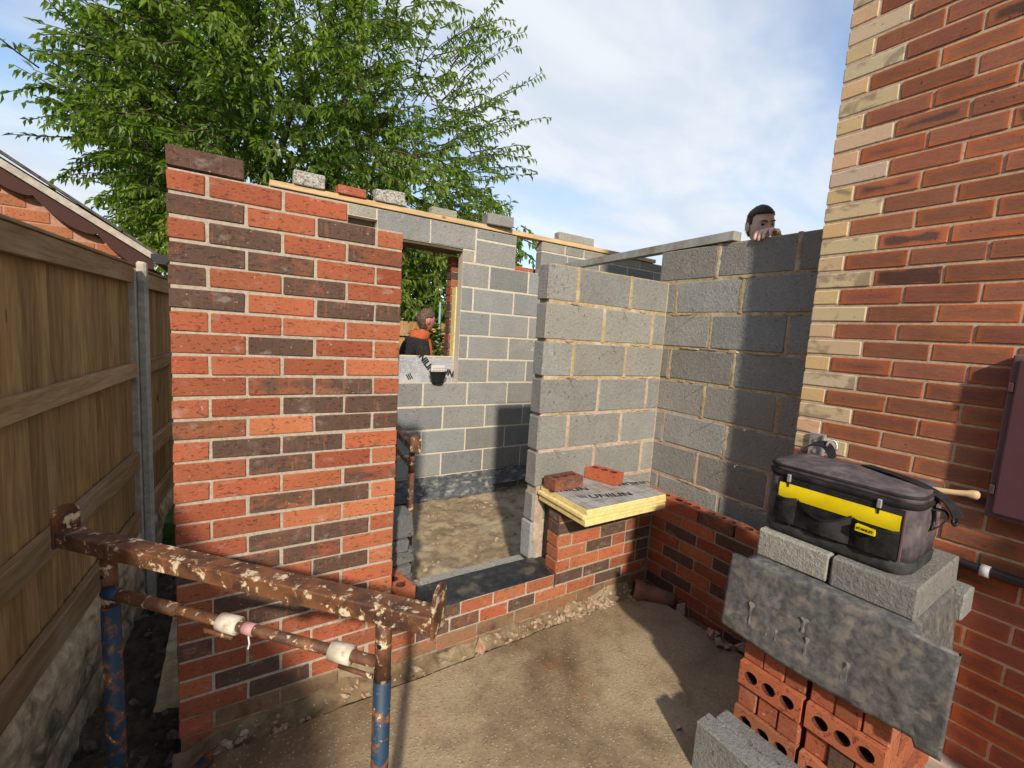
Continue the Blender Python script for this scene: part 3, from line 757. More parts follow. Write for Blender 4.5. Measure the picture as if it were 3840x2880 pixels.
# jamb and threshold blocks in the doorway
th = thing('block_threshold', 'low course of grey blocks forming the doorway threshold behind the black damp course', 'blocks', (0, 0, 0))
box_obj('mortar', 0.985, 1.662, 0.2145, 0.292, 0.02, 0.281, MORTAR_PINK, th)
for a, b_ in ((0.975, 1.018), (1.03, 1.46), (1.472, 1.672)):
    piece('block', box_mesh(b_ - a, 0.1, 0.20, 0.005, 0.002, BLOCK, 2), ((a + b_) / 2, 0.258, 0.187), 0, th, bcol(0.05, (0.30, 0.29, 0.26), 0.8))
o = piece('concrete_block', box_mesh(0.092, 0.10, 0.225, 0.008, 0.003, BLOCK, 1), (1.716, 0.255, 0.413), 0.06, None, bcol(0.02, (0.33, 0.32, 0.30), 0.9))
tag(o, 'upright pale block closing the doorway jamb beside the short pier', 'block')
o = piece('concrete_block', box_mesh(0.085, 0.10, 0.17, 0.008, 0.003, BLOCK, 1), (1.722, 0.255, 0.618), -0.03, None, bcol(0.02, (0.29, 0.28, 0.26), 0.9))
tag(o, 'short pale block standing on the jamb block under the foil board', 'block')
def vdpc(u, v): return (1.768 + 0.004 * fbm(v * 6, u * 3), 0.105 + u * 0.10, 0.30 + v * 0.37)
o = grid_obj('damp_course', vdpc, 6, 16, DPC); tag(o, 'upright black damp course strip in the cavity beside the short pier', 'damp course')
# inner leaf behind the tall pier
wi = thing('block_wall', 'dark ragged end of inner block leaf seen past the tall pier edge', 'block wall', (0, 0, 0))
box_obj('mortar', 0.0, 0.82, 0.206, 0.294, 0.0, 1.9, MORTAR_GREY, wi)
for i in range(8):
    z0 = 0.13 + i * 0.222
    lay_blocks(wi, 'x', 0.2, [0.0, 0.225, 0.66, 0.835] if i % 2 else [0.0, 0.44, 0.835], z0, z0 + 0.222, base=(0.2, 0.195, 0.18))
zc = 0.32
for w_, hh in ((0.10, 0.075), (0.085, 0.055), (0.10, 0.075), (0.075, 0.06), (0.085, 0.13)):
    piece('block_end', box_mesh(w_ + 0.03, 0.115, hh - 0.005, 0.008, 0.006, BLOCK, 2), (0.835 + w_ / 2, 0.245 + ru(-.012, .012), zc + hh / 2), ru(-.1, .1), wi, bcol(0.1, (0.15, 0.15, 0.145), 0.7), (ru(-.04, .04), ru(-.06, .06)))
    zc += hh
def vdpc2(u, v): return (0.800 + 0.025 * u + 0.006 * fbm(v * 6, u * 3), 0.125 + u * 0.06, 0.42 + v * 1.2)
o = grid_obj('damp_course', vdpc2, 5, 30, DPC); tag(o, 'narrow black upright plastic strip behind the right edge of the tall pier', 'damp course')

# ---- back wall with the window
YB = 1.98
zb0 = [0.025 + 0.225 * i for i in range(11)]        # 0.025 .. 2.275
bw = thing('block_wall', 'rear grey block wall with cream joints and a window opening, timber along its top', 'block wall', (0, 0, 0))
BASE = (0.255, 0.253, 0.236)
def bmort(x0, x1, z0, z1): box_obj('mortar', x0, x1, YB + 0.004, YB + 0.096, z0, z1, MORTAR_BACK, bw)
bmort(0.02, 4.9, 0.0, 1.1445); bmort(0.02, 1.395, 1.145, 2.38); bmort(1.98, 4.9, 1.145, 2.27); bmort(0.02, 0.94, 2.3805, 2.595)
bmort(1.19, 2.547, 2.392, 2.595); bmort(0.9405, 1.1895, 2.505, 2.595); bmort(2.86, 4.9, 2.2705, 2.595); bmort(1.98, 2.547, 2.2705, 2.3915)
odd = [1.644 + 0.45 * (i - 4) for i in range(12)]; evn = [1.848 + 0.452 * (i - 4) for i in range(12)]
def clip(edges, lo, hi): return [lo] + [e for e in edges if lo + 0.03 < e < hi - 0.03] + [hi]
for i in range(10):
    z0, z1 = zb0[i], zb0[i + 1]
    top_i = i >= 5
    if i in (0,): ed = evn
    elif i == 1: ed = evn
    elif i == 2: ed = odd
    elif i == 3: ed = evn
    elif i == 4: ed = odd
    elif i == 5: ed = [2.305 + 0.4525 * k for k in range(-5, 7)]
    elif i == 6: ed = [2.074 + 0.455 * k for k in range(-5, 7)]
    elif i == 7: ed = [2.30 + 0.455 * k for k in range(-5, 7)]
    elif i == 8: ed = [2.103 + 0.455 * k for k in range(-5, 7)]
    else: ed = [2.268 + 0.453 * k for k in range(-5, 7)]
    if not top_i: lay_blocks(bw, 'x', YB, clip(ed, 0.01, 4.9), z0, z1, base=BASE, jit=0.0013, j=0.16, gap=0.0145)
    else:
        lay_blocks(bw, 'x', YB, clip(ed, 0.01, 1.40), z0, z1, base=BASE, jit=0.0013, j=0.16, gap=0.0145)
        lay_blocks(bw, 'x', YB, clip(ed, 1.974, 4.9), z0, z1, base=BASE, jit=0.0013, j=0.16, gap=0.0145)
lay_blocks(bw, 'x', YB, [0.01, 0.45, 0.935], 2.275, 2.50, base=BASE)
lay_blocks(bw, 'x', YB, [1.974, 2.098], 2.275, 2.39, base=(0.34, 0.31, 0.25))
lay_blocks(bw, 'x', YB, [2.105, 2.551], 2.275, 2.50, base=BASE)
lay_blocks(bw, 'x', YB, [2.105, 2.551], 2.50, 2.60, base=BASE)
lay_blocks(bw, 'x', YB, [0.01, 0.44, 0.72, 0.955], 2.50, 2.60, base=(0.30, 0.285, 0.25))
lay_blocks(bw, 'x', YB, [0.955, 1.185], 2.505, 2.60, base=(0.34, 0.315, 0.26))
lay_blocks(bw, 'x', YB, [1.185, 1.655, 2.102], 2.388, 2.60, base=(0.27, 0.265, 0.245), jit=0.0015)
lay_blocks(bw, 'x', YB, [2.85, 3.20, 3.66, 4.1, 4.55, 4.9], 2.275, 2.50, base=BASE)
lay_blocks(bw, 'x', YB, [2.85, 3.16, 3.42, 3.85, 4.3, 4.9], 2.50, 2.60, base=(0.31, 0.29, 0.25))
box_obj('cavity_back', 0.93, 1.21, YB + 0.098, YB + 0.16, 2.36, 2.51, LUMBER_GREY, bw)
# lintels above the window: timber-like dark soffit pieces
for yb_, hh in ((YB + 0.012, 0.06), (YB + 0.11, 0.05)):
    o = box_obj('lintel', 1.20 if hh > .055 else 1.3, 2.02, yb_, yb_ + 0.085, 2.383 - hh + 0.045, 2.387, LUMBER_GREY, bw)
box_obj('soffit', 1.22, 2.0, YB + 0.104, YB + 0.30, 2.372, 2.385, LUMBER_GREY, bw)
text_mesh('chalk_mark', '2', 0.16, CHALK, bw, 0.0, Matrix.Translation((2.835, YB - 0.0025, 1.52)) @ Matrix.Rotation(rad(90), 4, 'X') @ Matrix.Rotation(rad(-12), 4, 'Z'))
# outer brick leaf of the rear wall
ow = thing('brick_wall', 'outer red brick leaf of the rear wall, its raw edge showing at the window', 'brick wall', (0, 0, 0))
box_obj('mortar', 1.965, 4.9, 2.186, 2.276, 0.0, 2.33, MORTAR, ow)
for k in range(0, 31):
    z0 = 0.03 + 0.075 * k
    if z0 > 2.31: break
    L0 = 1.957
    segs = [(0, 0.1025 if k % 2 else 0.215, random.choice('RRRDB')), ((0.1125 if k % 2 else 0.225), 0.215, random.choice('RRD')), ((0.3375 if k % 2 else 0.45), 0.215, 'R'), ((0.5625 if k % 2 else 0.675), 0.215, 'O'), ((0.7875 if k % 2 else 0.90), 0.215, 'O'), ((1.0125 if k % 2 else 1.125), 0.215, 'R')]
    if z0 < 1.2: segs = segs[:2]
    lay(ow, 'x', 2.18, L0 + ru(-.004, .004), segs, z0)
# dark brick side of the window top
o = box_obj('insulation_board', 1.972, 2.6, 2.088, 2.172, 1.16, 2.05, FOAM, None); tag(o, 'yellow edge of insulation board in the rear wall cavity beside the window', 'insulation')
jb = box_obj('cavity_closer', 1.392, 1.404, 1.985, 2.16, 1.385, 1.90, WHITE_PL, None); tag(jb, 'white plastic strip down the left side of the window opening', 'cavity closer')

# foil faced board filling the bottom of the window
fb = thing('insulation_board', 'silver foil insulation board with black lettering set across the bottom of the window', 'insulation', (1.69, 2.075, 1.27))
o = box_obj('foam_core', -0.285, 0.285, 0.003, 0.06, -0.125, 0.118, FOAM, fb, 0.002)
def foil_fn(u, v):
    x = -0.285 + u * 0.57; z = -0.125 + v * 0.24
    return (x, -0.001 - 0.0022 * abs(fbm(x * 30, z * 6, 1)) , z)
o = grid_obj('foil_face', foil_fn, 60, 26, FOIL_NEW, fb)
MX = Matrix.Rotation(rad(90), 4, 'X')
text_mesh('lettering', 'UNILIN', 0.080, INK, fb, 0.0034, Matrix.Translation((-0.005, -0.0042, 0.068)) @ MX @ Matrix.Rotation(rad(-52), 4, 'Z'), 0.001)
text_mesh('lettering', 'UNILIN', 0.080, INK, fb, 0.0034, Matrix.Translation((0.300, -0.0042, -0.06)) @ MX @ Matrix.Rotation(rad(-18), 4, 'Z'), 0.001)
for k in range(3):
    mb = MB(); mb.box(-0.005, 0.005, -0.0048, -0.0036, -0.028, 0.028, Matrix.Translation((-0.165 + 0.016 * k, 0, -0.082 + 0.006 * k)) @ Matrix.Rotation(rad(-32), 4, 'Y'))
    mb.build('logo_stroke', INK, fb)
o = box_obj('insulation_board', 1.395, 1.437, 2.07, 2.13, 1.15, 1.372, FOIL_NEW, None); tag(o, 'narrow silver offcut of board at left end of the window sill', 'insulation')
# black pot on the ledge
pt = thing('plastic_pot', 'small black plastic pot with clear blister lid perched on the window ledge', 'pot', (1.775, 1.965, 1.146))
mb = MB(); n = 24
prof = [(0.0, 0.0), (0.055, 0.0), (0.062, 0.02), (0.085, 0.108), (0.088, 0.11), (0.078, 0.108), (0.05, 0.095), (0.0, 0.095)]
for r_, z_ in prof:
    for j in range(n): mb.v.append((r_ * math.cos(2 * math.pi * j / n), 0.62 * r_ * math.sin(2 * math.pi * j / n), z_))
for i in range(len(prof) - 1):
    for j in range(n): mb.f.append((i * n + j, i * n + (j + 1) % n, (i + 1) * n + (j + 1) % n, (i + 1) * n + j))
mb.build('pot_body', PLASTIC_BLACK, pt, True)
mb = MB(); mb.box(-0.06, 0.075, 0.02, 0.028, 0.105, 0.165)
for i in range(4):
    for j in range(2):
        cx = -0.035 + 0.03 * i; cz = 0.123 + 0.022 * j
        mb.box(cx - 0.010, cx + 0.010, 0.012, 0.0199, cz - 0.007, cz + 0.007)
mb.build('blister_lid', CLEAR, pt)

# plate of sawn timber on the rear wall and weights lying on it
o = box_obj('timber_plate', 0.407, 4.55, YB - 0.012, YB + 0.09, 2.6025, 2.645, PINE, None, 0.003); tag(o, 'long sawn pine wall plate lying along the top of the rear block wall', 'timber')
def rough_block(name, x0, x1, y0, y1, z0, z1, mat, label, cat, color=None, rot=0.0, rough=0.003, seed=0, chop=0.0):
    bm = bevel_box_bm(x1 - x0, y1 - y0, z1 - z0, 0.006, 0.0)
    bmesh.ops.subdivide_edges(bm, edges=[e for e in bm.edges if e.calc_length() > 0.03], cuts=4, use_grid_fill=True)
    for v in bm.verts:
        q = fbm(v.co.x * 22 + seed, v.co.y * 22, v.co.z * 22 + seed)
        v.co *= 1 + rough * 6 * q
        if chop and v.co.x < -(x1 - x0) * 0.25 and v.co.z > 0: v.co.z -= chop * abs(fbm(v.co.x * 30, v.co.y * 30, seed)) + chop * 0.3
    me = bpy.data.meshes.new(name); bm.to_mesh(me); bm.free(); me.materials.append(mat)
    zmin = min(v.co.z for v in me.vertices)
    o = link(bpy.data.objects.new(name, me)); o.location = ((x0 + x1) / 2, (y0 + y1) / 2, z0 - zmin); o.rotation_euler = (0, 0, rot)
    if color: o.color = color
    return tag(o, label, cat, 'weights on the timber plate')
ZP = 2.6455
rough_block('concrete_block', 0.563, 0.780, YB - 0.03, YB + 0.07, ZP, ZP + 0.103, GRANITE, 'speckled broken block, leftmost weight on the timber plate', 'block', rough=0.003, seed=1)
o = piece('red_brick', box_mesh(0.215, 0.1025, 0.065, 0.004, 0.001, BRICK, 1), (0.981, YB + 0.02, ZP + 0.0335), 0.03, None, (0.40, 0.11, 0.06, 0.0))
tag(o, 'plain red brick lying on the timber plate between two grey blocks', 'brick', 'weights on the timber plate')
rough_block('concrete_block', 1.166, 1.410, YB - 0.03, YB + 0.07, ZP, ZP + 0.108, GRANITE, 'rough chipped block with broken left corner on the timber plate', 'block', rough=0.010, seed=5, chop=0.02)
rough_block('concrete_block', 1.657, 1.90, YB + 0.0, YB + 0.08, ZP, ZP + 0.062, BLOCK, 'thin pale block lying flat on the timber plate above the window', 'block', (0.33, 0.31, 0.26, 0.9), seed=9)
rough_block('concrete_block', 2.20, 2.47, YB - 0.06, YB + 0.10, ZP, ZP + 0.10, BLOCK, 'grey block overhanging the timber plate beside the gap in the rear wall', 'block', (0.27, 0.26, 0.235, 0.9), -0.12, seed=12)
rough_block('concrete_block', 3.071, 3.55, YB + 0.0, YB + 0.10, ZP, ZP + 0.085, BLOCK, 'longest pale block on the timber plate, right of the sky gap', 'block', (0.36, 0.345, 0.30, 0.8), seed=15)
# long black damp course hanging at the foot of the rear wall
def bdpc(u, v):
    x = 1.30 + u * 1.12
    return (x, YB - 0.012 - 0.05 * (1 - v) ** 1.5 - 0.008 * abs(fbm(x * 4, v * 2)), 0.255 - (1 - v) * (0.20 + 0.03 * u) + 0.006 * fbm(x * 5, v))
o = grid_obj('damp_course', bdpc, 60, 12, DPC_DUSTY); tag(o, 'dusty black plastic strip hanging along foot of the rear wall, left length', 'damp course')
def bdpc2(u, v):
    x = 2.36 + u * 1.4
    return (x, YB - 0.022 - 0.04 * (1 - v) ** 1.5 - 0.008 * abs(fbm(x * 4, v * 2, 3)), 0.262 - (1 - v) * (0.15 - 0.03 * u) + 0.006 * fbm(x * 5, v, 3))
o = grid_obj('damp_course', bdpc2, 60, 12, DPC_DUSTY); tag(o, 'dusty black plastic strip at foot of the rear wall, shaded right length', 'damp course')

# steel lintel crossing from rear wall to the right block wall
lt = MB()
A_ = Vector((2.835, 2.04, 2.268)); B_ = Vector((2.672, -0.235, 2.268))
dx = (B_ - A_).normalized(); nx = Vector((-dx.y, dx.x, 0)) * -1
nx = Vector((dx.y, -dx.x, 0))
if nx.x < 0: nx = -nx
def lbox(o0, o1, z0, z1):
    vs = []
    for p in (A_, B_):
        for a in (o0, o1):
            for z in (z0, z1): vs.append(p + nx * a + Vector((0, 0, z)))
    lt.add(vs, [(0, 1, 3, 2), (4, 6, 7, 5), (0, 4, 5, 1), (2, 3, 7, 6), (0, 2, 6, 4), (1, 5, 7, 3)])
lbox(0, 0.070, 0, 0.052)
o = lt.build('steel_lintel', STEEL); tag(o, 'long grey steel channel lying from rear wall across to the right block wall', 'lintel')

# ================================================================== FENCE (left)
FY = rad(5.0)
fA = Vector((-0.5, 0.16, 0)); ft = Vector((math.sin(FY), math.cos(FY), 0)); fn_ = Vector((math.cos(FY), -math.sin(FY), 0))
def FP(s, n_, z): return fA + ft * s + fn_ * n_ + Vector((0, 0, z))
def fence_panel(s0, s1, label, drop=0.0):
    p = thing('fence_panel', label, 'fence', tuple(FP(s0, 0, 0)), -FY)
    # local axes: x = normal, y = along
    L = s1 - s0
    ztop = lambda y: 1.86 + drop
    nb = int(L / 0.098)
    for i in range(nb):
        y = 0.01 + i * (L - 0.02) / nb; w = (L - 0.02) / nb + 0.022
        x0 = -0.056 + ru(-.003, .003); tilt = 0.020
        vs = []
        for yy_, th_ in ((y, 0.006), (y + w, 0.016)):
            xx = x0 + (0.0 if yy_ == y else tilt * 1.0)
            for z in (0.20, ztop(y) - 0.01):
                vs += [(xx - th_, yy_ + ru(-.003, .003), z), (xx, yy_ + ru(-.003, .003), z)]
        fs = [(0, 1, 3, 2), (4, 6, 7, 5), (0, 2, 6, 4), (1, 5, 7, 3), (0, 4, 5, 1), (2, 3, 7, 6)]
        mesh_obj('board', vs, fs, FENCE_V, p)
    for z0, z1, nm in ((1.81 + drop, 1.915 + drop, 'rail'), (1.215 + drop * .4, 1.305 + drop * .4, 'rail'), (0.60, 0.715, 'rail'), (0.175, 0.305, 'rail')):
        box_obj(nm, -0.034, 0.0, 0.005, L - 0.005, z0, z1, FENCE_H, p, 0.003, 0.0008)
    box_obj('capping', -0.075, 0.008, 0.003, L - 0.003, 1.917 + drop, 1.932 + drop, FENCE_H, p, 0.002)
    for z0, z1 in ((-0.22, 0.165), (-0.56, -0.225)):
        def gf(u, v, z0=z0, z1=z1):
            y = u * L; z = z0 + v * (z1 - z0)
            e = min(1.0, min(v, 1 - v) * 7)
            return (-0.012 + e * (0.014 + 0.012 * fbm(y * 4.5, z * 8, 2.0 + s0) + 0.008 * fbm(y * 16, z * 22, 1 + s0)), y, z)
        gb = grid_obj('gravel_board', gf, 110, 22, ROCKFACE, p)
        box_obj('gravel_board_back', -0.06, -0.016, 0.0, L, z0 + 0.002, z1 - 0.002, CONC_POST, p)
    return p
def fence_post(s, label):
    p = thing('concrete_post', label, 'fence post', tuple(FP(s, 0, 0)), -FY)
    box_obj('post_shaft', -0.115, -0.005, -0.055, 0.055, -0.56, 1.90, CONC_POST, p, 0.006, 0.0015)
    box_obj('post_rib', -0.0055, 0.045, -0.030, 0.034, -0.56, 1.955 if s > 0 else 1.90, CONC_POST, p, 0.010, 0.002)
    return p
fence_panel(-0.13, 1.70, 'brown feather edge fence panel at far left with stone faced base boards')
fence_panel(1.87, 3.55, 'brown fence panel seen in the gap between concrete post and tall pier', -0.015)
fence_panel(-1.98, -0.30, 'brown fence panel beside the viewer, first from the camera', 0.0)
fence_panel(-3.83, -2.15, 'brown fence panel behind the viewer', 0.0)
fence_post(1.785, 'pale concrete fence post between the left panel and the tall pier')
fence_post(-0.215, 'concrete fence post just outside the left edge')
fence_post(-2.065, 'concrete fence post behind the viewer')

gt = thing('side_gate', 'tall timber side gate against the house behind the viewer', 'gate', (1.79, -3.02, 0.06))
for i in range(7): box_obj('board', 0.001 + i * 0.099, 0.096 + i * 0.099, 0.0, 0.02, 0.05, 1.98, FENCE_V, gt, 0.002)
for z_ in (0.3, 1.0, 1.75): box_obj('rail', 0.0, 0.69, 0.0205, 0.055, z_, z_ + 0.1, FENCE_H, gt)

# ================================================================== NEIGHBOUR'S GARAGE
SG = 1.22
def GP(x, z): return (0.1809 + (x - 0.1809) * SG, 1.6356 + (z - 1.6356) * SG)
YG = -1.8591 + (1.965 + 1.8591) * SG
ga = thing('garage', 'neighbour brick garage with brown wavy bargeboard rising behind the fence', 'garage', (0, 0, 0))
xe, ze = GP(-0.262, 2.006); xl, zl = GP(-0.943, 2.439)
sl_ = (ze - zl) / (xe - xl)
def vz(x): return ze + sl_ * (x - xe)
mesh_obj('gable_wall', [(-3.6, YG + 0.006, -0.5), (xe - 0.11, YG + 0.006, -0.5), (xe - 0.11, YG + 0.006, vz(xe) - 0.06), (-3.6, YG + 0.006, vz(-3.6) - 0.06), (-3.6, YG + 4, -0.5), (xe - 0.11, YG + 4, -0.5), (xe - 0.11, YG + 4, vz(xe) - 0.06), (-3.6, YG + 4, vz(-3.6) - 0.06)],
         [(0, 1, 2, 3), (5, 4, 7, 6), (1, 5, 6, 2), (4, 0, 3, 7), (3, 2, 6, 7)], mat_noise('pink_mortar', (0.40, 0.21, 0.14), (0.50, 0.28, 0.19), 40, 0.95, 0.4, 0.003), ga)
random.seed(40)
cz = 1.55
row = 0
while cz < 3.3:
    x = xe - 0.112 - (0.12 if row % 2 else 0.0)
    if row % 2:
        if vz(x + 0.05) - 0.2 > cz:
            o = piece('brick', box_mesh(0.108, 0.06, 0.078, 0.003, 0.001, NBRICK, 3), (xe - 0.172, YG + 0.03, cz), 0, ga, tone('O'))
    while x > -2.3:
        xc = x - 0.12
        if cz + 0.04 < vz(xc + 0.115) - 0.02:
            c_ = tone('O'); c_ = (c_[0] * 1.05, c_[1] * 1.25, c_[2] * 1.25, 0.0)
            piece('brick', box_mesh(0.228, 0.06, 0.078, 0.003, 0.001, NBRICK, 3), (xc, YG + 0.03 + ru(-.001, .001), cz), 0, ga, c_)
        x -= 0.24
    cz += 0.090; row += 1
# bargeboard with waves
pts_t, pts_b = [], []
nseg = 220
for i in range(nseg + 1):
    x = xe + 0.0 - i * 2.6 / nseg
    zt = vz(x) - 0.035
    ph = (GP(-0.535, 2)[0] - x) / 0.334
    fr = ph - math.floor(ph)
    depth_ = 0.062 + 0.062 * math.sin(math.pi * min(1.0, (1 - fr) * 1.0)) ** 0.75 + 0.012 * (1 - fr)
    pts_t.append((x, zt)); pts_b.append((x, zt - depth_))
vs = [(x, YG - 0.075, z) for x, z in pts_t] + [(x, YG - 0.075, z) for x, z in pts_b] + [(x, YG - 0.05, z) for x, z in pts_t] + [(x, YG - 0.05, z) for x, z in pts_b]
k = nseg + 1
fs = []
for i in range(nseg):
    fs += [(i, k + i, k + i + 1, i + 1), (2 * k + i, 2 * k + i + 1, 3 * k + i + 1, 3 * k + i), (k + i, 3 * k + i, 3 * k + i + 1, k + i + 1), (i, i + 1, 2 * k + i + 1, 2 * k + i)]
fs.append((0, 2 * k, 3 * k, k))
mesh_obj('bargeboard', vs, fs, BARGE, ga)
th_ = math.atan(sl_)
def roofM(): return Matrix.Translation((xe, 0, ze)) @ Matrix.Rotation(-th_, 4, 'Y')
mb = MB(); mb.box(-3.2, 0.015, YG - 0.10, YG + 0.05, -0.034, 0.012, roofM()); o = mb.build('verge', VERGE, ga)
i = 0
xx = 0.03
while xx > -3.1:
    mb = MB()
    mb.box(xx - 0.30, xx, YG - 0.115 + ru(-.008, .008), YG + 0.20, 0.0125, 0.030, roofM() @ Matrix.Translation((0, 0, 0.0)) @ Matrix.Rotation(0.03, 4, 'Y'))
    mb.build('roof_tile', TILE, ga); xx -= 0.26
mb = MB(); mb.box(-3.2, 0.03, YG + 0.201, YG + 4.2, 0.0, 0.03, roofM()); mb.build('roof', TILE, ga)
mb = MB()
gx, gz = GP(-0.225, 1.985)
for a in range(9): pass
prof = [(gx - 0.055, gz + 0.03), (gx - 0.055, gz - 0.01), (gx - 0.03, gz - 0.045), (gx + 0.03, gz - 0.045), (gx + 0.06, gz - 0.01), (gx + 0.062, gz + 0.03)]
vs = [(x, y, z) for y in (YG - 0.12, YG + 4) for x, z in prof]
m_ = len(prof)
mb.add(vs, [(i, i + 1, m_ + i + 1, m_ + i) for i in range(m_ - 1)] + [tuple(range(m_))])
mb.build('gutter', PLASTIC_BLACK, ga)

nh = thing('house', "two storey brick house added out of view at left to block sky light", 'house', (-6.6, -3.6, -0.5))  # unseen house, added to cut the sky light from the left
m_, t_n, b_n = newmat('far_brickwork')
bt = t_n.nodes.new('ShaderNodeTexBrick'); bt.inputs['Scale'].default_value = 1.0; bt.inputs['Brick Width'].default_value = 0.225; bt.inputs['Row Height'].default_value = 0.075; bt.inputs['Mortar Size'].default_value = 0.005
bt.inputs['Color1'].default_value = (0.30, 0.085, 0.045, 1); bt.inputs['Color2'].default_value = (0.22, 0.07, 0.045, 1); bt.inputs['Mortar'].default_value = (0.40, 0.30, 0.2, 1)
tcx = t_n.nodes.new('ShaderNodeTexCoord'); sx_ = t_n.nodes.new('ShaderNodeSeparateXYZ'); cx_ = t_n.nodes.new('ShaderNodeCombineXYZ')
t_n.links.new(tcx.outputs['Object'], sx_.inputs[0]); t_n.links.new(mathn(t_n, 'ADD', sx_.outputs[0], sx_.outputs[1]), cx_.inputs[0]); t_n.links.new(sx_.outputs[2], cx_.inputs[1])
t_n.links.new(cx_.outputs[0], bt.inputs['Vector']); t_n.links.new(bt.outputs['Color'], b_n.inputs['Base Color']); b_n.inputs['Roughness'].default_value = 0.9
box_obj('wall', -2.6, 2.6, -4.4, 4.6, 0.0, 5.6, m_, nh)
mesh_obj('roof', [(-3, -4.7, 5.55), (3, -4.7, 5.55), (3, 4.9, 5.55), (-3, 4.9, 5.55), (0, -4.7, 7.9), (0, 4.9, 7.9)], [(0, 1, 4), (3, 5, 2), (1, 2, 5, 4), (3, 0, 4, 5), (0, 3, 2, 1)], TILE, nh)
for zc_ in (1.0, 3.7):
    for yc_ in (-2.4, 2.2):
        fr_ = box_obj('window', 2.59, 2.63, yc_ - 0.6, yc_ + 0.6, zc_, zc_ + 1.1, WHITE_PL, nh)
        box_obj('pane', 2.6305, 2.635, yc_ - 0.53, yc_ + 0.53, zc_ + 0.07, zc_ + 1.03, mat_plain('dark_glass', (0.02, 0.025, 0.03), 0.1), nh)

# ================================================================== HOUSE (right)
random.seed(50)
ho = thing('house', 'house side wall of purple red bricks with buff corner quoins at right', 'house', (0, 0, 0))
HX, HY = 2.4890, -0.7963
box_obj('mortar_wall', HX + 0.0038, 7.5, -6.0, HY - 0.004, -0.3, 5.2, MORTAR_HOUSE, ho)
def hcol(a=0.5): 
    j = ru(0.82, 1.18)
    return (j, j * ru(0.94, 1.06), j * ru(0.92, 1.06), min(1, max(0, a + ru(-.25, .25))))
for j in range(-4, 40):
    z1 = 3.129 - 0.075 * j - 0.005; zc = z1 - 0.0325
    if zc < 0.12: break
    half = (j % 2 == 0)
    ql = 0.1025 if half else 0.215
    qc = (0.64 * ru(.94, 1.05), 0.435 * ru(.95, 1.05), 0.235 * ru(.9, 1.1), ru(0.05, 0.35)) if half else (0.61 * ru(.92, 1.05), 0.45 * ru(.95, 1.05), 0.29 * ru(.9, 1.1), ru(0.35, 0.7))
    if zc < 1.2: qc = None
    if qc: piece('quoin_brick', box_mesh(ql, 0.1025, 0.064, 0.004, 0.0012, QUOIN, 4, 'quoin'), (HX + 0.05125 + ru(-.001, .001), HY - ql / 2, zc), math.pi / 2, ho, qc)
    else: piece('brick', box_mesh(ql, 0.1025, 0.064, 0.004, 0.0012, HBRICK, 4, 'house_brick'), (HX + 0.05125, HY - ql / 2, zc), math.pi / 2, ho, hcol())
    y = HY - ql - 0.010
    while y > HY - 1.45:
        l = 0.215
        c = hcol(0.55 if rnd() > 0.13 else 0.05)
        piece('brick', box_mesh(l, 0.1025, 0.0650, 0.0025, 0.0014, HBRICK, 5, 'house_brick'), (HX + 0.05125 + ru(-.0015, .0015), y - l / 2, zc + ru(-.001, .001)), math.pi / 2 + ru(-.003, .003), ho, c, (0, ru(-.004, .004)))
        y -= 0.225
cb = MB(); cb.tube([(HX - 0.008, HY - 0.01, 3.19), (HX - 0.012, HY - 0.09, 3.215), (HX - 0.01, HY - 0.2, 3.265), (HX - 0.01, HY - 0.5, 3.30)], 0.006, 8)
o = cb.build('cable', PLASTIC_BLACK, ho, True)
# concrete strip at the foot of the house
o = box_obj('footing_strip', 2.425, HX + 0.02, -4.5, HY - 0.02, -0.2, 0.138, CONC_POST, None, 0.008, 0.003); tag(o, kind='structure')
# meter box
mbx = thing('meter_box', 'maroon plastic meter box fixed to the house wall at right edge', 'meter box', (0, 0, 0))
box_obj('box_frame', 2.437, HX - 0.0005, -1.92, -1.468, 1.098, 1.675, METER_FRAME, mbx, 0.014, seg=3)
box_obj('door', 2.424, 2.4365, -1.905, -1.487, 1.118, 1.657, METER, mbx, 0.006, seg=2)
for zc_ in (1.20, 1.56): box_obj('hinge', 2.426, 2.4365, -1.4865, -1.470, zc_ - 0.017, zc_ + 0.017, METER, mbx, 0.003)
# service pipe
pp = thing('service_pipe', 'dark pipe running along the house wall behind the block stack', 'pipe', (0, 0, 0))
mb = MB(); mb.tube([(2.462, -0.98, 0.90), (2.462, -2.6, 0.897)], 0.0165, 14); mb.build('pipe', PVC_PIPE, pp, True)
mb = MB(); mb.tube([(2.462, -1.482, 0.898), (2.462, -1.506, 0.898)], 0.0215, 16); mb.build('clip', WHITE_PL, pp, True)
# wall starter plate
br = thing('wall_starter', 'zinc steel bracket plate bolted to the buff corner bricks', 'bracket', (HX - 0.004, -0.9, 1.0))
box_obj('plate', -0.012, 0.0, -0.033, 0.033, -0.18, 0.268, ZINC, br, 0.002)
box_obj('flange', -0.03, -0.0122, -0.035, -0.028, -0.18, 0.268, ZINC, br)
for z_ in (0.235, 0.185, 0.10):
    mb = MB(); mb.tube([(-0.0125, 0.0, z_), (-0.019, 0.0, z_)], 0.011, 6); mb.build('bolt', ZINC, br)

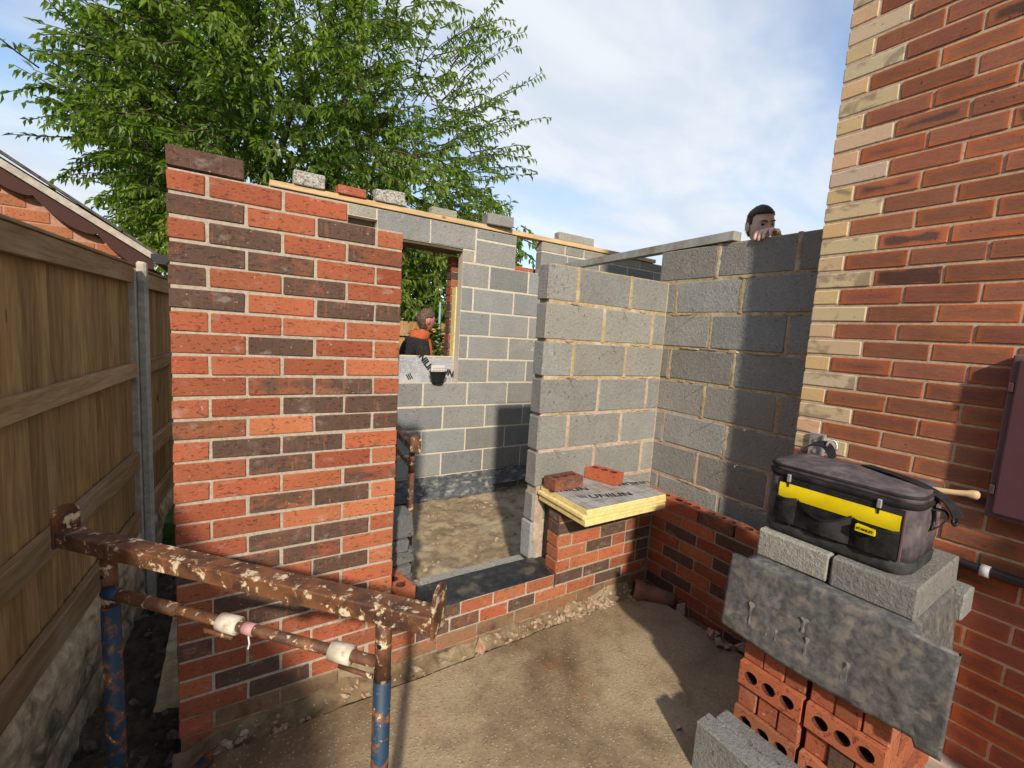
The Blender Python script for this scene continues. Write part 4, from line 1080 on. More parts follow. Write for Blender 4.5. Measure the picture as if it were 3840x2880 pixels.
# ================================================================== BRICK STACK, SHEET, BLOCKS, BAG
random.seed(60)
SY = rad(2.1); sO = Vector((1.812, -1.03, 0)); sdir = Vector((math.sin(SY), -math.cos(SY), 0)); snrm = Vector((math.cos(SY), math.sin(SY), 0))
def SP(s, n_, z): return sO + sdir * s + snrm * n_ + Vector((0, 0, z))
Hc = 0.0905
levels = [0.1085 + Hc * i for i in range(8)]       # course bottoms
rz = math.pi / 2 + SY
def stack_brick(kind, s, n_, z, tn='R', label=None):
    if kind == 'end':     # header end facing out, brick on edge
        me = box_mesh(0.0685, 0.215, Hc - 0.003, 0.004, 0.0014, BRICK, 4)
        o = piece('red_brick', me, SP(s, n_ + 0.1075, z + Hc / 2), rz + ru(-.02, .02), None, tone(tn))
        tag(o, label or 'red brick on edge in the brick stack, end face showing', 'brick', 'bricks in the stack')
    else:                 # bed face with holes facing out
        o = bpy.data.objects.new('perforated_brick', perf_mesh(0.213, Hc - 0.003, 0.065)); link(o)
        M_ = Matrix.Translation(SP(s, n_ + 0.0325, z + Hc / 2)) @ Matrix.Rotation(rz + ru(-.015, .015), 4, 'Z') @ Matrix.Rotation(rad(90), 4, 'X')
        o.matrix_world = M_
        o.color = tone(tn)
        tag(o, label or 'red brick in the stack lying on its side with three holes showing', 'brick', 'perforated bricks in the stack')
COURSE = {5: 'first', 4: 'second', 3: 'third', 2: 'fourth', 1: 'fifth', 0: 'lowest'}
for li, z in enumerate(levels):
    holes = (li % 2 == 1)
    for c, s0 in enumerate((0.0, 0.226)):
        colm = ('far', 'near')[c]
        sh = ru(-0.006, 0.006) - (0.012 if holes else 0.0)
        if holes and li in (1, 3, 5):
            stack_brick('holes', s0 + 0.1075, sh, z, 'O', 'brick showing three holes, %s column of stack, %s course below sheet' % (colm, COURSE[li]))
            for k in range(2): stack_brick('holes', s0 + 0.1075, sh + 0.072 * (k + 1), z, 'R', 'red brick inside the stack hidden behind its face')
        else:
            for k in range(3):
                lab = 'red brick in the stack wholly covered by the plastic sheet' if li > 5 else '%s of three brick ends, %s column of stack, %s course below sheet' % (('left', 'middle', 'right')[k], colm, COURSE[li])
                stack_brick('end', s0 + 0.036 + 0.0715 * k, sh + ru(-.004, .004), z, 'D' if (li == 2 and c == 1 and k == 1) else random.choice('RRO'), lab)
    # second leaf towards the house
    for s0 in (0.0, 0.226):
        for k in range(3):
            stack_brick('end', s0 + 0.036 + 0.0715 * k, 0.225 + ru(-.003, .003), z, 'R', 'red brick in the stack on the house side')
    if li < 7:
        for k in range(3): stack_brick('end', 0.262 + 0.0715 * k, 0.445 + ru(-.003, .003), z, random.choice('RO'), 'red brick in the stack on the house side')
for i_, n_ in enumerate((0.06, 0.36)):
    mb = MB(); mb.box(-0.01, 0.45, n_ - 0.04, n_ + 0.04, 0.0525, 0.107, Matrix(((sdir.x, snrm.x, 0, sO.x), (sdir.y, snrm.y, 0, sO.y), (0, 0, 1, 0), (0, 0, 0, 1))))
    tag(mb.build('timber_bearer', LUMBER_GREY), ('front', 'rear')[i_] + ' timber bearer under the brick stack', 'timber')
mb = MB(); mb.box(-0.02, 0.455, -0.015, 0.44, levels[-1] + Hc + 0.001, levels[-1] + Hc + 0.0325, Matrix(((sdir.x, snrm.x, 0, sO.x), (sdir.y, snrm.y, 0, sO.y), (0, 0, 1, 0), (0, 0, 0, 1))))
tag(mb.build('timber_board', LUMBER_GREY), 'board lying on top of the brick stack under the plastic sheet', 'timber')
ztop = levels[-1] + Hc + 0.034
# plastic sheet draped over the stack
def sheet_fn(u, v):
    s = -0.075 + u * 0.63
    Ltop = 0.46; Lh = 0.27
    d_ = v * (Ltop + Lh + 0.02)
    wob = 0.005 * fbm(s * 4, d_ * 4, 1) + 0.005 * abs(fbm(s * 9, d_ * 7, 2)) + 0.0015 * fbm(s * 30, d_ * 30, 2)
    edge = 0.0
    if d_ < Ltop:
        n_ = 0.43 - d_ + 0.0; z = ztop + 0.006 + 0.3 * wob
        drop = max(0.0, -s - 0.004) + max(0.0, s - 0.452)
        z -= 2.2 * drop; s -= 0.8 * drop if s > 0.4 else -0.8 * drop
    else:
        q = (d_ - Ltop) / Lh
        n_ = -0.030 - 0.012 * math.sin(q * 1.5) + wob * 1.3 - 0.006 * math.sin(s * 9 + 1.0) * q; z = ztop + 0.004 - (d_ - Ltop) * (1.0 + 0.05 * math.sin(s * 6)) 
        z -= 0.02 * (u > 0.9) * q
    return tuple(SP(s, n_, z))
o = grid_obj('plastic_sheet', sheet_fn, 70, 70, TARP); tag(o, 'dirty grey plastic sheet draped over the brick stack under the blocks', 'sheet')
o.modifiers.new('thick', 'SOLIDIFY').thickness = 0.003
sheet = o
DRIP = mat_noise('dried_mortar', (0.20, 0.19, 0.17), (0.32, 0.295, 0.26), 40, 0.95, 0.5, 0.003)
for s_, z0_, L_, w_ in ((0.03, 0.14, 0.085, 0.006), (0.20, 0.10, 0.05, 0.007), (0.215, 0.16, 0.06, 0.004), (0.12, 0.19, 0.04, 0.003), (0.33, 0.17, 0.06, 0.003), (0.09, 0.2, 0.03, 0.004)):
    mb = MB(); q = 8; vs = []
    for i in range(q + 1):
        t_ = i / q; ww = w_ * (1.6 * math.exp(-((t_ - 0.08) / 0.12) ** 2) + 0.35 + 0.25 * math.sin(t_ * 9))
        for sg in (-1, 1): vs.append(tuple(SP(s_ + sg * ww, -0.046 - 0.004 * t_, ztop - z0_ - L_ * t_)))
    mb.add(vs, [(2 * i, 2 * i + 1, 2 * i + 3, 2 * i + 2) for i in range(q)])
    mb.build('mortar_drip', DRIP, sheet)
# blocks on top
ZB = ztop + 0.012
def top_block(s0, s1, n0, n1, z0, z1, label, color, rot=0.0, jit=0.002):
    me = box_mesh(s1 - s0, n1 - n0, z1 - z0, 0.006, jit, BLOCK, 1)
    o = piece('concrete_block', me, SP((s0 + s1) / 2, (n0 + n1) / 2, (z0 + z1) / 2), rz + rot, None, color)
    return tag(o, label, 'block', 'blocks on the brick stack')
zb1 = ZB + 0.099
top_block(-0.012, 0.218, 0.022, 0.462, ZB, zb1, 'pale grey block under the left end of the tool bag', (0.35, 0.325, 0.28, 0.5))
top_block(0.226, 0.447, 0.020, 0.460, ZB, zb1, 'darker pitted grey block under the right end of the tool bag', (0.22, 0.21, 0.19, 0.3))
o = top_block(0.13, 0.475, 0.475, 0.60, levels[7] + 0.002, levels[7] + 0.10, 'grey block on the house side of the stack under the sheet edge', (0.27, 0.26, 0.24, 0.6))
# grey blocks standing on the slab in front of the stack
for (x0, x1, y1, lab, cc) in ((1.640, 1.722, -0.975, 'outer grey block on the slab in front of the brick stack', (0.235, 0.232, 0.215, 0.25)), (1.724, 1.800, -1.0, 'inner grey block on the slab against the brick stack', (0.205, 0.203, 0.187, 0.2))):
    o = piece('concrete_block', box_mesh(0.44, x1 - x0, 0.19, 0.006, 0.002, BLOCK, 1), ((x0 + x1) / 2 + 0.004, y1 - 0.22, 0.05 + 0.0965), math.pi / 2 + 0.01, None, cc)
    tag(o, lab, 'block', 'blocks on the slab')
# tool bag
bag = thing('tool_bag', 'black and purple canvas tool bag with yellow band on top of the blocks', 'tool bag', tuple(SP(0.195, 0.19, zb1 + 0.001)), SY)
# local: x = depth to the house, y = along to +Y (away).  half sizes
BL, BD = 0.215, 0.142
def ring(l, d, r, n=10):
    pts = []
    for cx, cy, a0 in ((d - r, l - r, 0), (-d + r, l - r, 90), (-d + r, -l + r, 180), (d - r, -l + r, 270)):
        for i in range(n + 1):
            a = rad(a0 + 90 * i / n); pts.append((cx + r * math.cos(a), cy + r * math.sin(a)))
    return pts
def loft(name, secs, mat, parent, n=10, capb=True, capt=True):
    vs, fs = [], []
    m = None
    for l, d, r, z in secs:
        rg = ring(l, d, r, n); m = len(rg)
        vs += [(x, y, z) for x, y in rg]
    for i in range(len(secs) - 1):
        for j in range(m): fs.append((i * m + j, i * m + (j + 1) % m, (i + 1) * m + (j + 1) % m, (i + 1) * m + j))
    if capb: fs.append(tuple(reversed(range(m))))
    if capt: fs.append(tuple((len(secs) - 1) * m + j for j in range(m)))
    return mesh_obj(name, vs, fs, mat, parent, True)
loft('base', [(BL - 0.012, BD - 0.012, 0.05, 0.0), (BL, BD, 0.055, 0.010), (BL + 0.002, BD + 0.002, 0.055, 0.042), (BL - 0.002, BD - 0.002, 0.055, 0.047)], RUBBER, bag)
body = loft('body', [(BL - 0.003, BD - 0.003, 0.055, 0.046), (BL + 0.001, BD + 0.002, 0.055, 0.10), (BL + 0.002, BD + 0.003, 0.055, 0.16), (BL - 0.001, BD, 0.055, 0.215)], CANVAS, bag)
loft('zip_band', [(BL + 0.004, BD + 0.004, 0.058, 0.212), (BL + 0.007, BD + 0.007, 0.06, 0.218), (BL + 0.007, BD + 0.007, 0.06, 0.226), (BL + 0.003, BD + 0.003, 0.058, 0.231)], CANVAS_BLK, bag, capb=False, capt=False)
lid = loft('lid', [(BL + 0.002, BD + 0.002, 0.057, 0.228), (BL + 0.003, BD + 0.003, 0.058, 0.247), (BL - 0.006, BD - 0.006, 0.055, 0.258), (BL - 0.05, BD - 0.05, 0.04, 0.264), (BL - 0.1, BD - 0.1, 0.02, 0.266)], CANVAS, bag)
loft('lid_piping', [(BL + 0.004, BD + 0.004, 0.058, 0.244), (BL + 0.006, BD + 0.006, 0.06, 0.248), (BL + 0.0, BD + 0.0, 0.058, 0.253)], CANVAS_BLK, bag, capb=False, capt=False)
# front panel, yellow band and pockets on the -x face
FXp = -BD - 0.0045
box_obj('front_panel', FXp, FXp + 0.006, -0.185, 0.165, 0.05, 0.208, CANVAS_BLK, bag, 0.001)
def band_fn(u, v):
    y = 0.163 - u * 0.345
    return (FXp - 0.003 - 0.003 * math.sin(v * 3.1), y, 0.138 + v * 0.052)
grid_obj('yellow_band', band_fn, 40, 6, YELLOW, bag)
for y0, y1, zt, sag in ((0.172, 0.100, 0.146, 0.004), (0.098, -0.062, 0.146, 0.038), (-0.064, -0.184, 0.142, 0.006)):
    def pk(u, v, y0=y0, y1=y1, zt=zt, sag=sag):
        y = y0 + u * (y1 - y0); z_ = 0.05 + v * (zt - 0.05 - sag * math.sin(u * math.pi))
        bul = math.sin(u * math.pi) * (0.008 + 0.010 * v) + 0.004 * fbm(y * 22, z_ * 18, y0)
        return (FXp - 0.004 - max(0, bul), y, z_)
    grid_obj('pocket', pk, 24, 16, CANVAS_BLK, bag)
    def hem(u, v, y0=y0, y1=y1, zt=zt, sag=sag):
        q = pk(u, 1.0, y0, y1, zt, sag); return (q[0] - 0.0018, q[1], q[2] - 0.007 + 0.009 * v)
    grid_obj('pocket_hem', hem, 24, 2, PLASTIC_BLACK, bag)
box_obj('name_tag', FXp - 0.0305, FXp - 0.0125, -0.132, -0.082, 0.112, 0.132, YELLOW, bag)
Mt = Matrix.Translation((FXp - 0.0312, -0.107, 0.1215)) @ Matrix(((0, 0, -1, 0), (-1, 0, 0, 0), (0, 1, 0, 0), (0, 0, 0, 1)))
text_mesh('lettering', 'STANLEY', 0.0108, INK, bag, 0.0002, Mt)
for yb_ in (0.135, -0.125):
    box_obj('zip_pull', FXp - 0.008, FXp + 0.004, yb_ - 0.006, yb_ + 0.006, 0.196, 0.224, ZINC, bag, 0.002)
    box_obj('zip_tab', FXp - 0.007, FXp - 0.003, yb_ - 0.003, yb_ + 0.003, 0.178, 0.195, CANVAS_BLK, bag, 0.001)
def seam(u, v): return (-BD + 0.0055 + 0.012 * 0, -0.19 - 0.004 * v, 0.05 + u * 0.16)
box_obj('seam_piping', FXp - 0.001, FXp + 0.006, -0.192, -0.186, 0.05, 0.21, METER_FRAME, bag, 0.001)
def strap_obj(name, pts, w, wd, mat, parent, th=0.003):
    vs, fs = [], []
    pts = [Vector(p) for p in pts]; wd = Vector(wd).normalized()
    for i, p in enumerate(pts):
        t_ = (pts[min(i + 1, len(pts) - 1)] - pts[max(i - 1, 0)]).normalized()
        nrm = t_.cross(wd).normalized()
        for a, b_ in ((-1, 1), (1, 1), (1, -1), (-1, -1)): vs.append(tuple(p + wd * a * w / 2 + nrm * b_ * th / 2))
    for i in range(len(pts) - 1):
        for j in range(4): fs.append((i * 4 + j, i * 4 + (j + 1) % 4, i * 4 + 4 + (j + 1) % 4, i * 4 + 4 + j))
    fs += [(3, 2, 1, 0), tuple(len(vs) - 4 + j for j in range(4))]
    return mesh_obj(name, vs, fs, mat, parent, False)
def bez(ps, n):
    out = []
    for i in range(n + 1):
        t_ = i / n; q = [Vector(p) for p in ps]
        while len(q) > 1: q = [a.lerp(b_, t_) for a, b_ in zip(q[:-1], q[1:])]
        out.append(q[0])
    return out
strap_obj('shoulder_strap', bez([(0.115, 0.0, 0.266), (0.05, -0.06, 0.274), (0.0, -0.14, 0.280), (-0.01, -0.225, 0.272), (0.0, -0.262, 0.235), (0.01, -0.272, 0.19)], 18), 0.042, (0.93, -0.37, 0.0), CANVAS_BLK, bag)
strap_obj('side_handle', bez([(0.0, -0.216, 0.20), (0.0, -0.26, 0.215), (0.005, -0.262, 0.17), (0.0, -0.217, 0.13)], 12), 0.03, (1, 0.0, 0.0), CANVAS_BLK, bag)
mb = MB(); mb.tube(bez([(0.02, -0.262, 0.19), (0.045, -0.272, 0.175), (0.04, -0.268, 0.15), (0.01, -0.262, 0.155), (0.01, -0.262, 0.18)], 12), 0.004, 7); mb.build('clip_ring', PLASTIC_BLACK, bag, True)
strap_obj('rear_strap', bez([(0.10, 0.10, 0.262), (0.13, 0.12, 0.31), (0.15, 0.16, 0.325), (0.13, 0.20, 0.30), (0.10, 0.215, 0.255)], 14), 0.034, (0.5, -0.4, 0.5), CANVAS_BLK, bag)
mb = MB(); mb.tube(bez([(0.135, 0.105, 0.29), (0.15, 0.10, 0.325), (0.135, 0.13, 0.345), (0.125, 0.135, 0.30)], 12), 0.004, 7); mb.build('strap_ring', ZINC, bag, True)
# hammer stuck in the bag
hm = thing('hammer', 'claw hammer with pale wooden handle sticking out of the tool bag', 'hammer', tuple(SP(0.37, 0.215, zb1 + 0.236)), SY)
mb = MB(); pth = [(0.0, 0.02, 0.010), (0.006, -0.03, 0.018), (0.012, -0.075, 0.024), (0.017, -0.100, 0.028), (0.020, -0.112, 0.029), (0.022, -0.124, 0.030), (0.023, -0.128, 0.030)]
mb.tube(pth, [0.0095, 0.0095, 0.0085, 0.0095, 0.0135, 0.013, 0.006], 12); mb.build('handle', ASHWOOD, hm, True)
o = box_obj('hammer_head', -0.065, 0.035, 0.012, 0.036, -0.008, 0.016, ZINC, hm, 0.004)

# ================================================================== FOIL BOARD ON THE SHORT PIER
ib = thing('insulation_board', 'yellow foam board with foil face and black lettering on top of the short pier', 'insulation', (0, 0, 0))
ZI = 0.677
def foil_slab(z0, z1, x0, x1, y0, y1, nm):
    return box_obj(nm, x0, x1, y0, y1, z0, z1, FOAM, ib, 0.004, 0.0012)
foil_slab(ZI, ZI + 0.036, 1.700, 2.318, -0.232, 0.185, 'foam_lower')
foil_slab(ZI + 0.0362, ZI + 0.058, 1.690, 2.330, -0.222, 0.185, 'foam_tongue')
foil_slab(ZI + 0.0582, ZI + 0.086, 1.712, 2.322, -0.226, 0.185, 'foam_upper')
ff = grid_obj('foil_face', lambda u, v: (1.714 + u * 0.606, -0.224 + v * 0.407, ZI + 0.0888 + 0.0008 * fbm(u * 9, v * 7, 3)), 40, 26, FOIL, ib)
ZT = ZI + 0.0905
text_mesh('lettering', 'UNILIN', 0.068, INK, ib, 0.0011, Matrix.Translation((1.985, -0.115, ZT)) @ Matrix.Rotation(rad(-13), 4, 'Z') @ Matrix.Scale(1.25, 4, (1, 0, 0)))
text_mesh('lettering', 'UNILIN', 0.06, INK, ib, 0.0011, Matrix.Translation((2.275, -0.012, ZT)) @ Matrix.Rotation(rad(170), 4, 'Z') @ Matrix.Scale(1.25, 4, (1, 0, 0)))
text_mesh('lettering', 'UNILIN', 0.06, INK, ib, 0.0011, Matrix.Translation((1.815, 0.045, ZT)) @ Matrix.Rotation(rad(-13), 4, 'Z') @ Matrix.Scale(1.25, 4, (1, 0, 0)))
for k in range(3):
    mb = MB(); mb.box(-0.03, 0.028 - 0.006 * k, -0.0035, 0.0035, 0, 0.0006, Matrix.Translation((1.815 + 0.003 * k, -0.055 - 0.014 * k, ZT - 0.0003)) @ Matrix.Rotation(rad(-13), 4, 'Z')); mb.build('logo_stroke', INK_GREY, ib)
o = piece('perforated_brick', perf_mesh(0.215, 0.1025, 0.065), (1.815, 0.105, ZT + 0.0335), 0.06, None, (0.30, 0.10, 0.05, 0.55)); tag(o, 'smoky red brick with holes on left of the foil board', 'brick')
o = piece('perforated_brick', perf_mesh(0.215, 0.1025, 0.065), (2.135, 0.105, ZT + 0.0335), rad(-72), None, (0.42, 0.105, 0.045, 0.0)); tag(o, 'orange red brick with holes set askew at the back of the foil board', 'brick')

# ================================================================== TRESTLES
def trestle(name, label, E1, E2, zb, zfloor, full=True):
    E1 = Vector(E1); E2 = Vector(E2); L = (E2 - E1).length
    ang = math.atan2(E2.y - E1.y, E2.x - E1.x)
    t_ = thing(name, label, 'trestle', (E1.x, E1.y, 0), ang)
    # local x along the bar from E1 to E2, y sideways
    box_obj('top_bar', 0.0, L, -0.030, 0.030, zb - 0.042, zb, RUST, t_, 0.0025, 0.0008)
    for x0, th_, up_ in ((-0.008, 0.007, 0.075), (L + 0.0005, 0.007, 0.068)):
        vs = []; m = 10
        prof = [(-0.034, -0.046), (0.034, -0.046)] + [(0.034 * math.cos(a), up_ - 0.03 + 0.03 * math.sin(a)) for a in [math.pi * i / m for i in range(m + 1)]]
        vs = [(x0, y, zb + z) for y, z in prof] + [(x0 + th_, y, zb + z) for y, z in prof]
        k = len(prof)
        mesh_obj('end_plate', vs, [tuple(reversed(range(k))), tuple(range(k, 2 * k))] + [(i, (i + 1) % k, k + (i + 1) % k, k + i) for i in range(k)], RUST, t_)
    xs = (L * 0.135, L * 0.885)
    for i, x in enumerate(xs):
        lean = (0.045 if i == 0 else -0.0)
        mb = MB(); mb.tube([(x, 0, zb - 0.040), (x, 0, zb - 0.20)], 0.0195, 14); mb.build('inner_tube', RUST, t_, True)
        mb = MB(); mb.tube([(x, 0, zb - 0.20), (x + lean, -lean * 0.6, zfloor + 0.04)], 0.0225 if i == 0 else 0.0215, 14); mb.build('leg', BLUE if full else RUST, t_, True)
        mb = MB(); mb.tube([(x + lean, -0.26, zfloor + 0.022), (x + lean, 0.26, zfloor + 0.022)], 0.02, 10)
        if full: mb.build('foot', BLUE, t_, True)
        mb = MB(); mb.tube([(x - 0.0, -0.0165, zb - 0.105), (x - 0.0, -0.0205, zb - 0.105)], 0.006, 10); mb.build('pin_hole', INK, t_)
    zc_ = zb - 0.15
    mb = MB(); mb.tube([(xs[0] + 0.01, -0.012, zc_), (xs[1] - 0.01, -0.012, zc_)], 0.0135, 12); mb.build('cross_tube', RUST, t_, True)
    if full:
        mb = MB(); mb.tube([(xs[0] + 0.01, -0.012, zc_), (xs[0] + 0.26, -0.012, zc_)], 0.0165, 12); mb.build('rust_sleeve', RUST, t_, True)
        mb = MB(); mb.tube([(xs[0] + 0.005, -0.012, zc_), (xs[0] + 0.055, -0.012, zc_)], 0.0185, 12); mb.build('socket', BLUE, t_, True)
        for x0 in (xs[0] + 0.40, xs[1] - 0.13):
            mb = MB(); mb.tube([(x0, -0.012, zc_), (x0 + 0.055, -0.012, zc_)], 0.0225, 16); mb.build('collar', COLLAR, t_, True)
        mb = MB(); mb.tube([(xs[0] + 0.475, -0.012, zc_), (xs[0] + 0.505, -0.012, zc_)], 0.0152, 14); mb.build('pink_tape', mat_plain('pink_tape', (0.55, 0.27, 0.28), 0.5), t_, True)
        mb = MB(); mb.tube([(xs[0] + 0.495, -0.022, zc_ - 0.012), (xs[0] + 0.50, -0.024, zc_ - 0.03), (xs[0] + 0.496, -0.024, zc_ - 0.045)], 0.002, 6); mb.build('tape_tail', WHITE_PL, t_)
        mb = MB(); mb.tube([(xs[0] + 0.355, -0.020, zc_ - 0.028), (xs[0] + 0.445, -0.020, zc_ - 0.030)], 0.006, 8); mb.build('locking_pin', RUST, t_, True)
        mb = MB(); mb.tube([(xs[1] - 0.105, -0.020, zc_ - 0.028), (xs[1] - 0.015, -0.020, zc_ - 0.033)], 0.0055, 8); mb.build('locking_pin', RUST, t_, True)
    return t_
trestle('builders_trestle', 'rusty steel trestle with chipped blue legs standing in the foreground', (-0.230, -0.162, 0), (0.568, -0.985, 0), 1.0, 0.05)
trestle('builders_trestle', 'second rusty trestle half hidden inside the doorway behind the tall pier', (1.20, 1.42, 0), (1.135, 0.74, 0), 0.915, 0.03, False)

# ================================================================== DRAIN, RUBBLE
CLAY = mat_noise('muddy_terracotta', (0.24, 0.095, 0.05), (0.34, 0.16, 0.095), 12, 0.85, 0.6, 0.004, c2=(0.17, 0.12, 0.07), s2=9)
dp = thing('clay_drain', 'cracked terracotta drain pipe lying in the corner of the low walls', 'drain pipe', (2.30, -0.07, 0.098), rad(-42))
mb = MB(); n = 26
def ringpts(x, r): return [(x, r * math.cos(2 * math.pi * j / n), r * math.sin(2 * math.pi * j / n)) for j in range(n)]
secs = [(0.0, 0.046), (0.0, 0.060), (0.018, 0.062), (0.055, 0.060), (0.062, 0.050), (0.14, 0.050), (0.24, 0.049), (0.24, 0.040), (0.02, 0.044)]
vs = []
for x, r_ in secs: vs += ringpts(x, r_)
fs = [(i * n + j, i * n + (j + 1) % n, (i + 1) * n + (j + 1) % n, (i + 1) * n + j) for i in range(len(secs) - 1) for j in range(n)]
o = mesh_obj('pipe_shell', vs, fs, CLAY, dp, True); o.rotation_euler = (0, rad(10), 0)
def rock_bm(sx, sy, sz, seed, sharp=False):
    bm = bmesh.new()
    if sharp:
        bm2 = bmesh.new(); pts = [bm2.verts.new((ru(-1, 1) * sx, ru(-1, 1) * sy, ru(-1, 1) * sz)) for _ in range(11)]
        bmesh.ops.convex_hull(bm2, input=bm2.verts); bm.free(); return bm2
    bmesh.ops.create_icosphere(bm, subdivisions=2, radius=1.0)
    for v in bm.verts:
        q = 1 + 0.28 * fbm(v.co.x * 1.4 + seed, v.co.y * 1.4, v.co.z * 1.4)
        v.co = Vector((v.co.x * sx * q, v.co.y * sy * q, v.co.z * sz * q))
    return bm
PALE_STONE = mat_noise('pale_rubble', (0.27, 0.19, 0.12), (0.46, 0.35, 0.24), 40, 0.9, 0.6, 0.004)
PINK_STONE = mat_noise('brick_rubble', (0.38, 0.19, 0.12), (0.54, 0.36, 0.27), 40, 0.9, 0.6, 0.004)
random.seed(77)
frags = [((1.225, -0.065, 0.06), (0.040, 0.026, 0.036), PINK_STONE, 'broken red brick fragment on the mud strip left of the rubble'),
         ((2.425, -0.33, 0.065), (0.034, 0.026, 0.044), PALE_STONE, 'upright pale brick bat by the low shaded wall beside the drain'),
         ((1.742, -0.845, 0.056), (0.020, 0.014, 0.011), PINK_STONE, 'small red brick chip on the slab near the grey blocks'),
         ((2.41, -0.53, 0.05), (0.034, 0.03, 0.03), PALE_STONE, 'pale pointed bat in the rubble line by the shaded wall')]
for loc, sz, mt, lab in frags:
    bm = rock_bm(*sz, 1, True); me = bpy.data.meshes.new('brick_fragment'); bm.to_mesh(me); bm.free(); me.materials.append(mt)
    o = link(bpy.data.objects.new('brick_fragment', me)); o.location = loc; o.rotation_euler = (ru(-.4, .4), ru(-.4, .4), ru(0, 6)); tag(o, lab, 'rubble')
for i in range(12):
    bm = rock_bm(ru(.026, .044), ru(.022, .034), ru(.018, .030), i, True); me = bpy.data.meshes.new('brick_fragment'); bm.to_mesh(me); bm.free(); me.materials.append(PALE_STONE if i % 4 else PINK_STONE)
    o = link(bpy.data.objects.new('brick_fragment', me)); o.location = (ru(2.36, 2.46), -0.55 - i * 0.035 + ru(-.02, .02), 0.045 + ru(0, 0.03)); o.rotation_euler = (ru(-.6, .6), ru(-.6, .6), ru(0, 6))
    tag(o, 'pale brick fragment in the rubble line between slab and shaded wall', 'rubble', 'rubble by the shaded wall')
def scatter(name, n, fn, smin, smax, mat, label, cat, seed):
    random.seed(seed); mb = MB()
    bm = bmesh.new(); bmesh.ops.create_icosphere(bm, subdivisions=1, radius=1.0)
    V0 = [v.co.copy() for v in bm.verts]; F0 = [tuple(v.index for v in f.verts) for f in bm.faces]; bm.free()
    for _ in range(n):
        p = Vector(fn()); s = smin + (smax - smin) * rnd() ** 2.5
        R_ = Matrix.Rotation(ru(0, 6.3), 3, 'Z') @ Matrix.Rotation(ru(0, 6.3), 3, 'X')
        sc = Vector((s * ru(.7, 1.4), s * ru(.6, 1.1), s * ru(.45, .8)))
        mb.add([p + R_ @ Vector((v.x * sc.x * ru(.75, 1.2), v.y * sc.y * ru(.75, 1.2), v.z * sc.z * ru(.75, 1.2))) for v in V0], F0)
    o = mb.build(name, mat); return tag(o, label, cat, kind='stuff')
def on_mud():
    x = random.gauss(1.98, 0.20) if rnd() < 0.66 else ru(0.1, 2.4)
    x = min(2.42, max(0.05, x)); v = ru(0.15, 0.9); q = mud_fn((x + 0.02) / 2.5, v); return (q[0], q[1], q[2] + 0.003)
scatter('gravel', 520, on_mud, 0.004, 0.024, PALE_STONE, 'pale stones and mortar crumbs in the mud strip along the low wall', 'gravel', 81)
scatter('gravel', 60, on_mud, 0.004, 0.020, PINK_STONE, 'pinkish brick crumbs in the mud strip along the low wall', 'gravel', 82)
def on_slab():
    u, v = rnd(), 0.55 + 0.44 * rnd(); q = slab_fn(u, v); return (q[0], q[1], q[2] + 0.001)
scatter('gravel', 260, on_slab, 0.0012, 0.0055, PALE_STONE, 'scattered grit and small pale stones on the concrete slab', 'gravel', 83)
def on_floor():
    u, v = rnd(), rnd(); q = floor_fn(u, v); return (q[0], q[1], q[2] + 0.003)
scatter('gravel', 900, on_floor, 0.004, 0.020, PALE_STONE, 'pale stones and rubble on the bare soil floor inside', 'gravel', 84)
def on_alley():
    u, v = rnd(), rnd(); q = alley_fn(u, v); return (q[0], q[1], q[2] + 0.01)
scatter('rubble', 500, on_alley, 0.008, 0.05, mat_noise('alley_rubble', (0.09, 0.07, 0.05), (0.22, 0.18, 0.135), 30, 0.95, 0.6, 0.006), 'dark rubble heaped in the alley between fence and tall pier', 'rubble', 85)

# ================================================================== GARDEN BEYOND
random.seed(90)
gf_ = thing('garden_fence', 'weathered brown board fence at the far side of the garden, seen through the window', 'fence', (-3.5, 6.6, 0), rad(-14))
for i in range(96):
    x = i * 0.135
    me = box_mesh(0.138, 0.014, 1.72, 0.002, 0.003, FENCE_V, 3)
    piece('board', me, (x, ru(-.004, .004), 0.88), 0, gf_, tilt=(0, ru(-.004, .004)))
for z_ in (0.4, 1.55): box_obj('rail', -0.1, 13.0, -0.05, -0.015, z_ - 0.04, z_ + 0.04, FENCE_H, gf_)
sh = thing('shed', 'low shed with ribbed grey roof behind the garden fence', 'shed', (4.6, 8.2, 0), rad(-14))
box_obj('wall', -2.6, 2.6, 0.2, 2.2, 0.0, 1.85, FENCE_V, sh)
mb = MB(); nr = 120
vs = []
for j, (y_, z_) in enumerate(((-0.1, 1.84), (1.3, 2.32), (2.5, 1.95))):
    for i in range(nr + 1): vs.append((-2.8 + 5.6 * i / nr, y_, z_ + 0.02 * math.sin(i * 1.6)))
mb.add(vs, [(j * (nr + 1) + i, j * (nr + 1) + i + 1, (j + 1) * (nr + 1) + i + 1, (j + 1) * (nr + 1) + i) for j in range(2) for i in range(nr)])
mb.build('ribbed_roof', mat_noise('grey_sheet_roof', (0.13, 0.12, 0.11), (0.24, 0.22, 0.20), 20, 0.9, 0.4, 0.01), sh)
mb = MB(); mb.tube([(2.86, 4.6, 0.0), (2.86, 4.6, 2.06)], 0.016, 10); o = mb.build('green_pole', mat_plain('green_paint', (0.22, 0.36, 0.30), 0.6), None, True); tag(o, 'thin pale green clothes pole behind the man in the garden', 'pole')

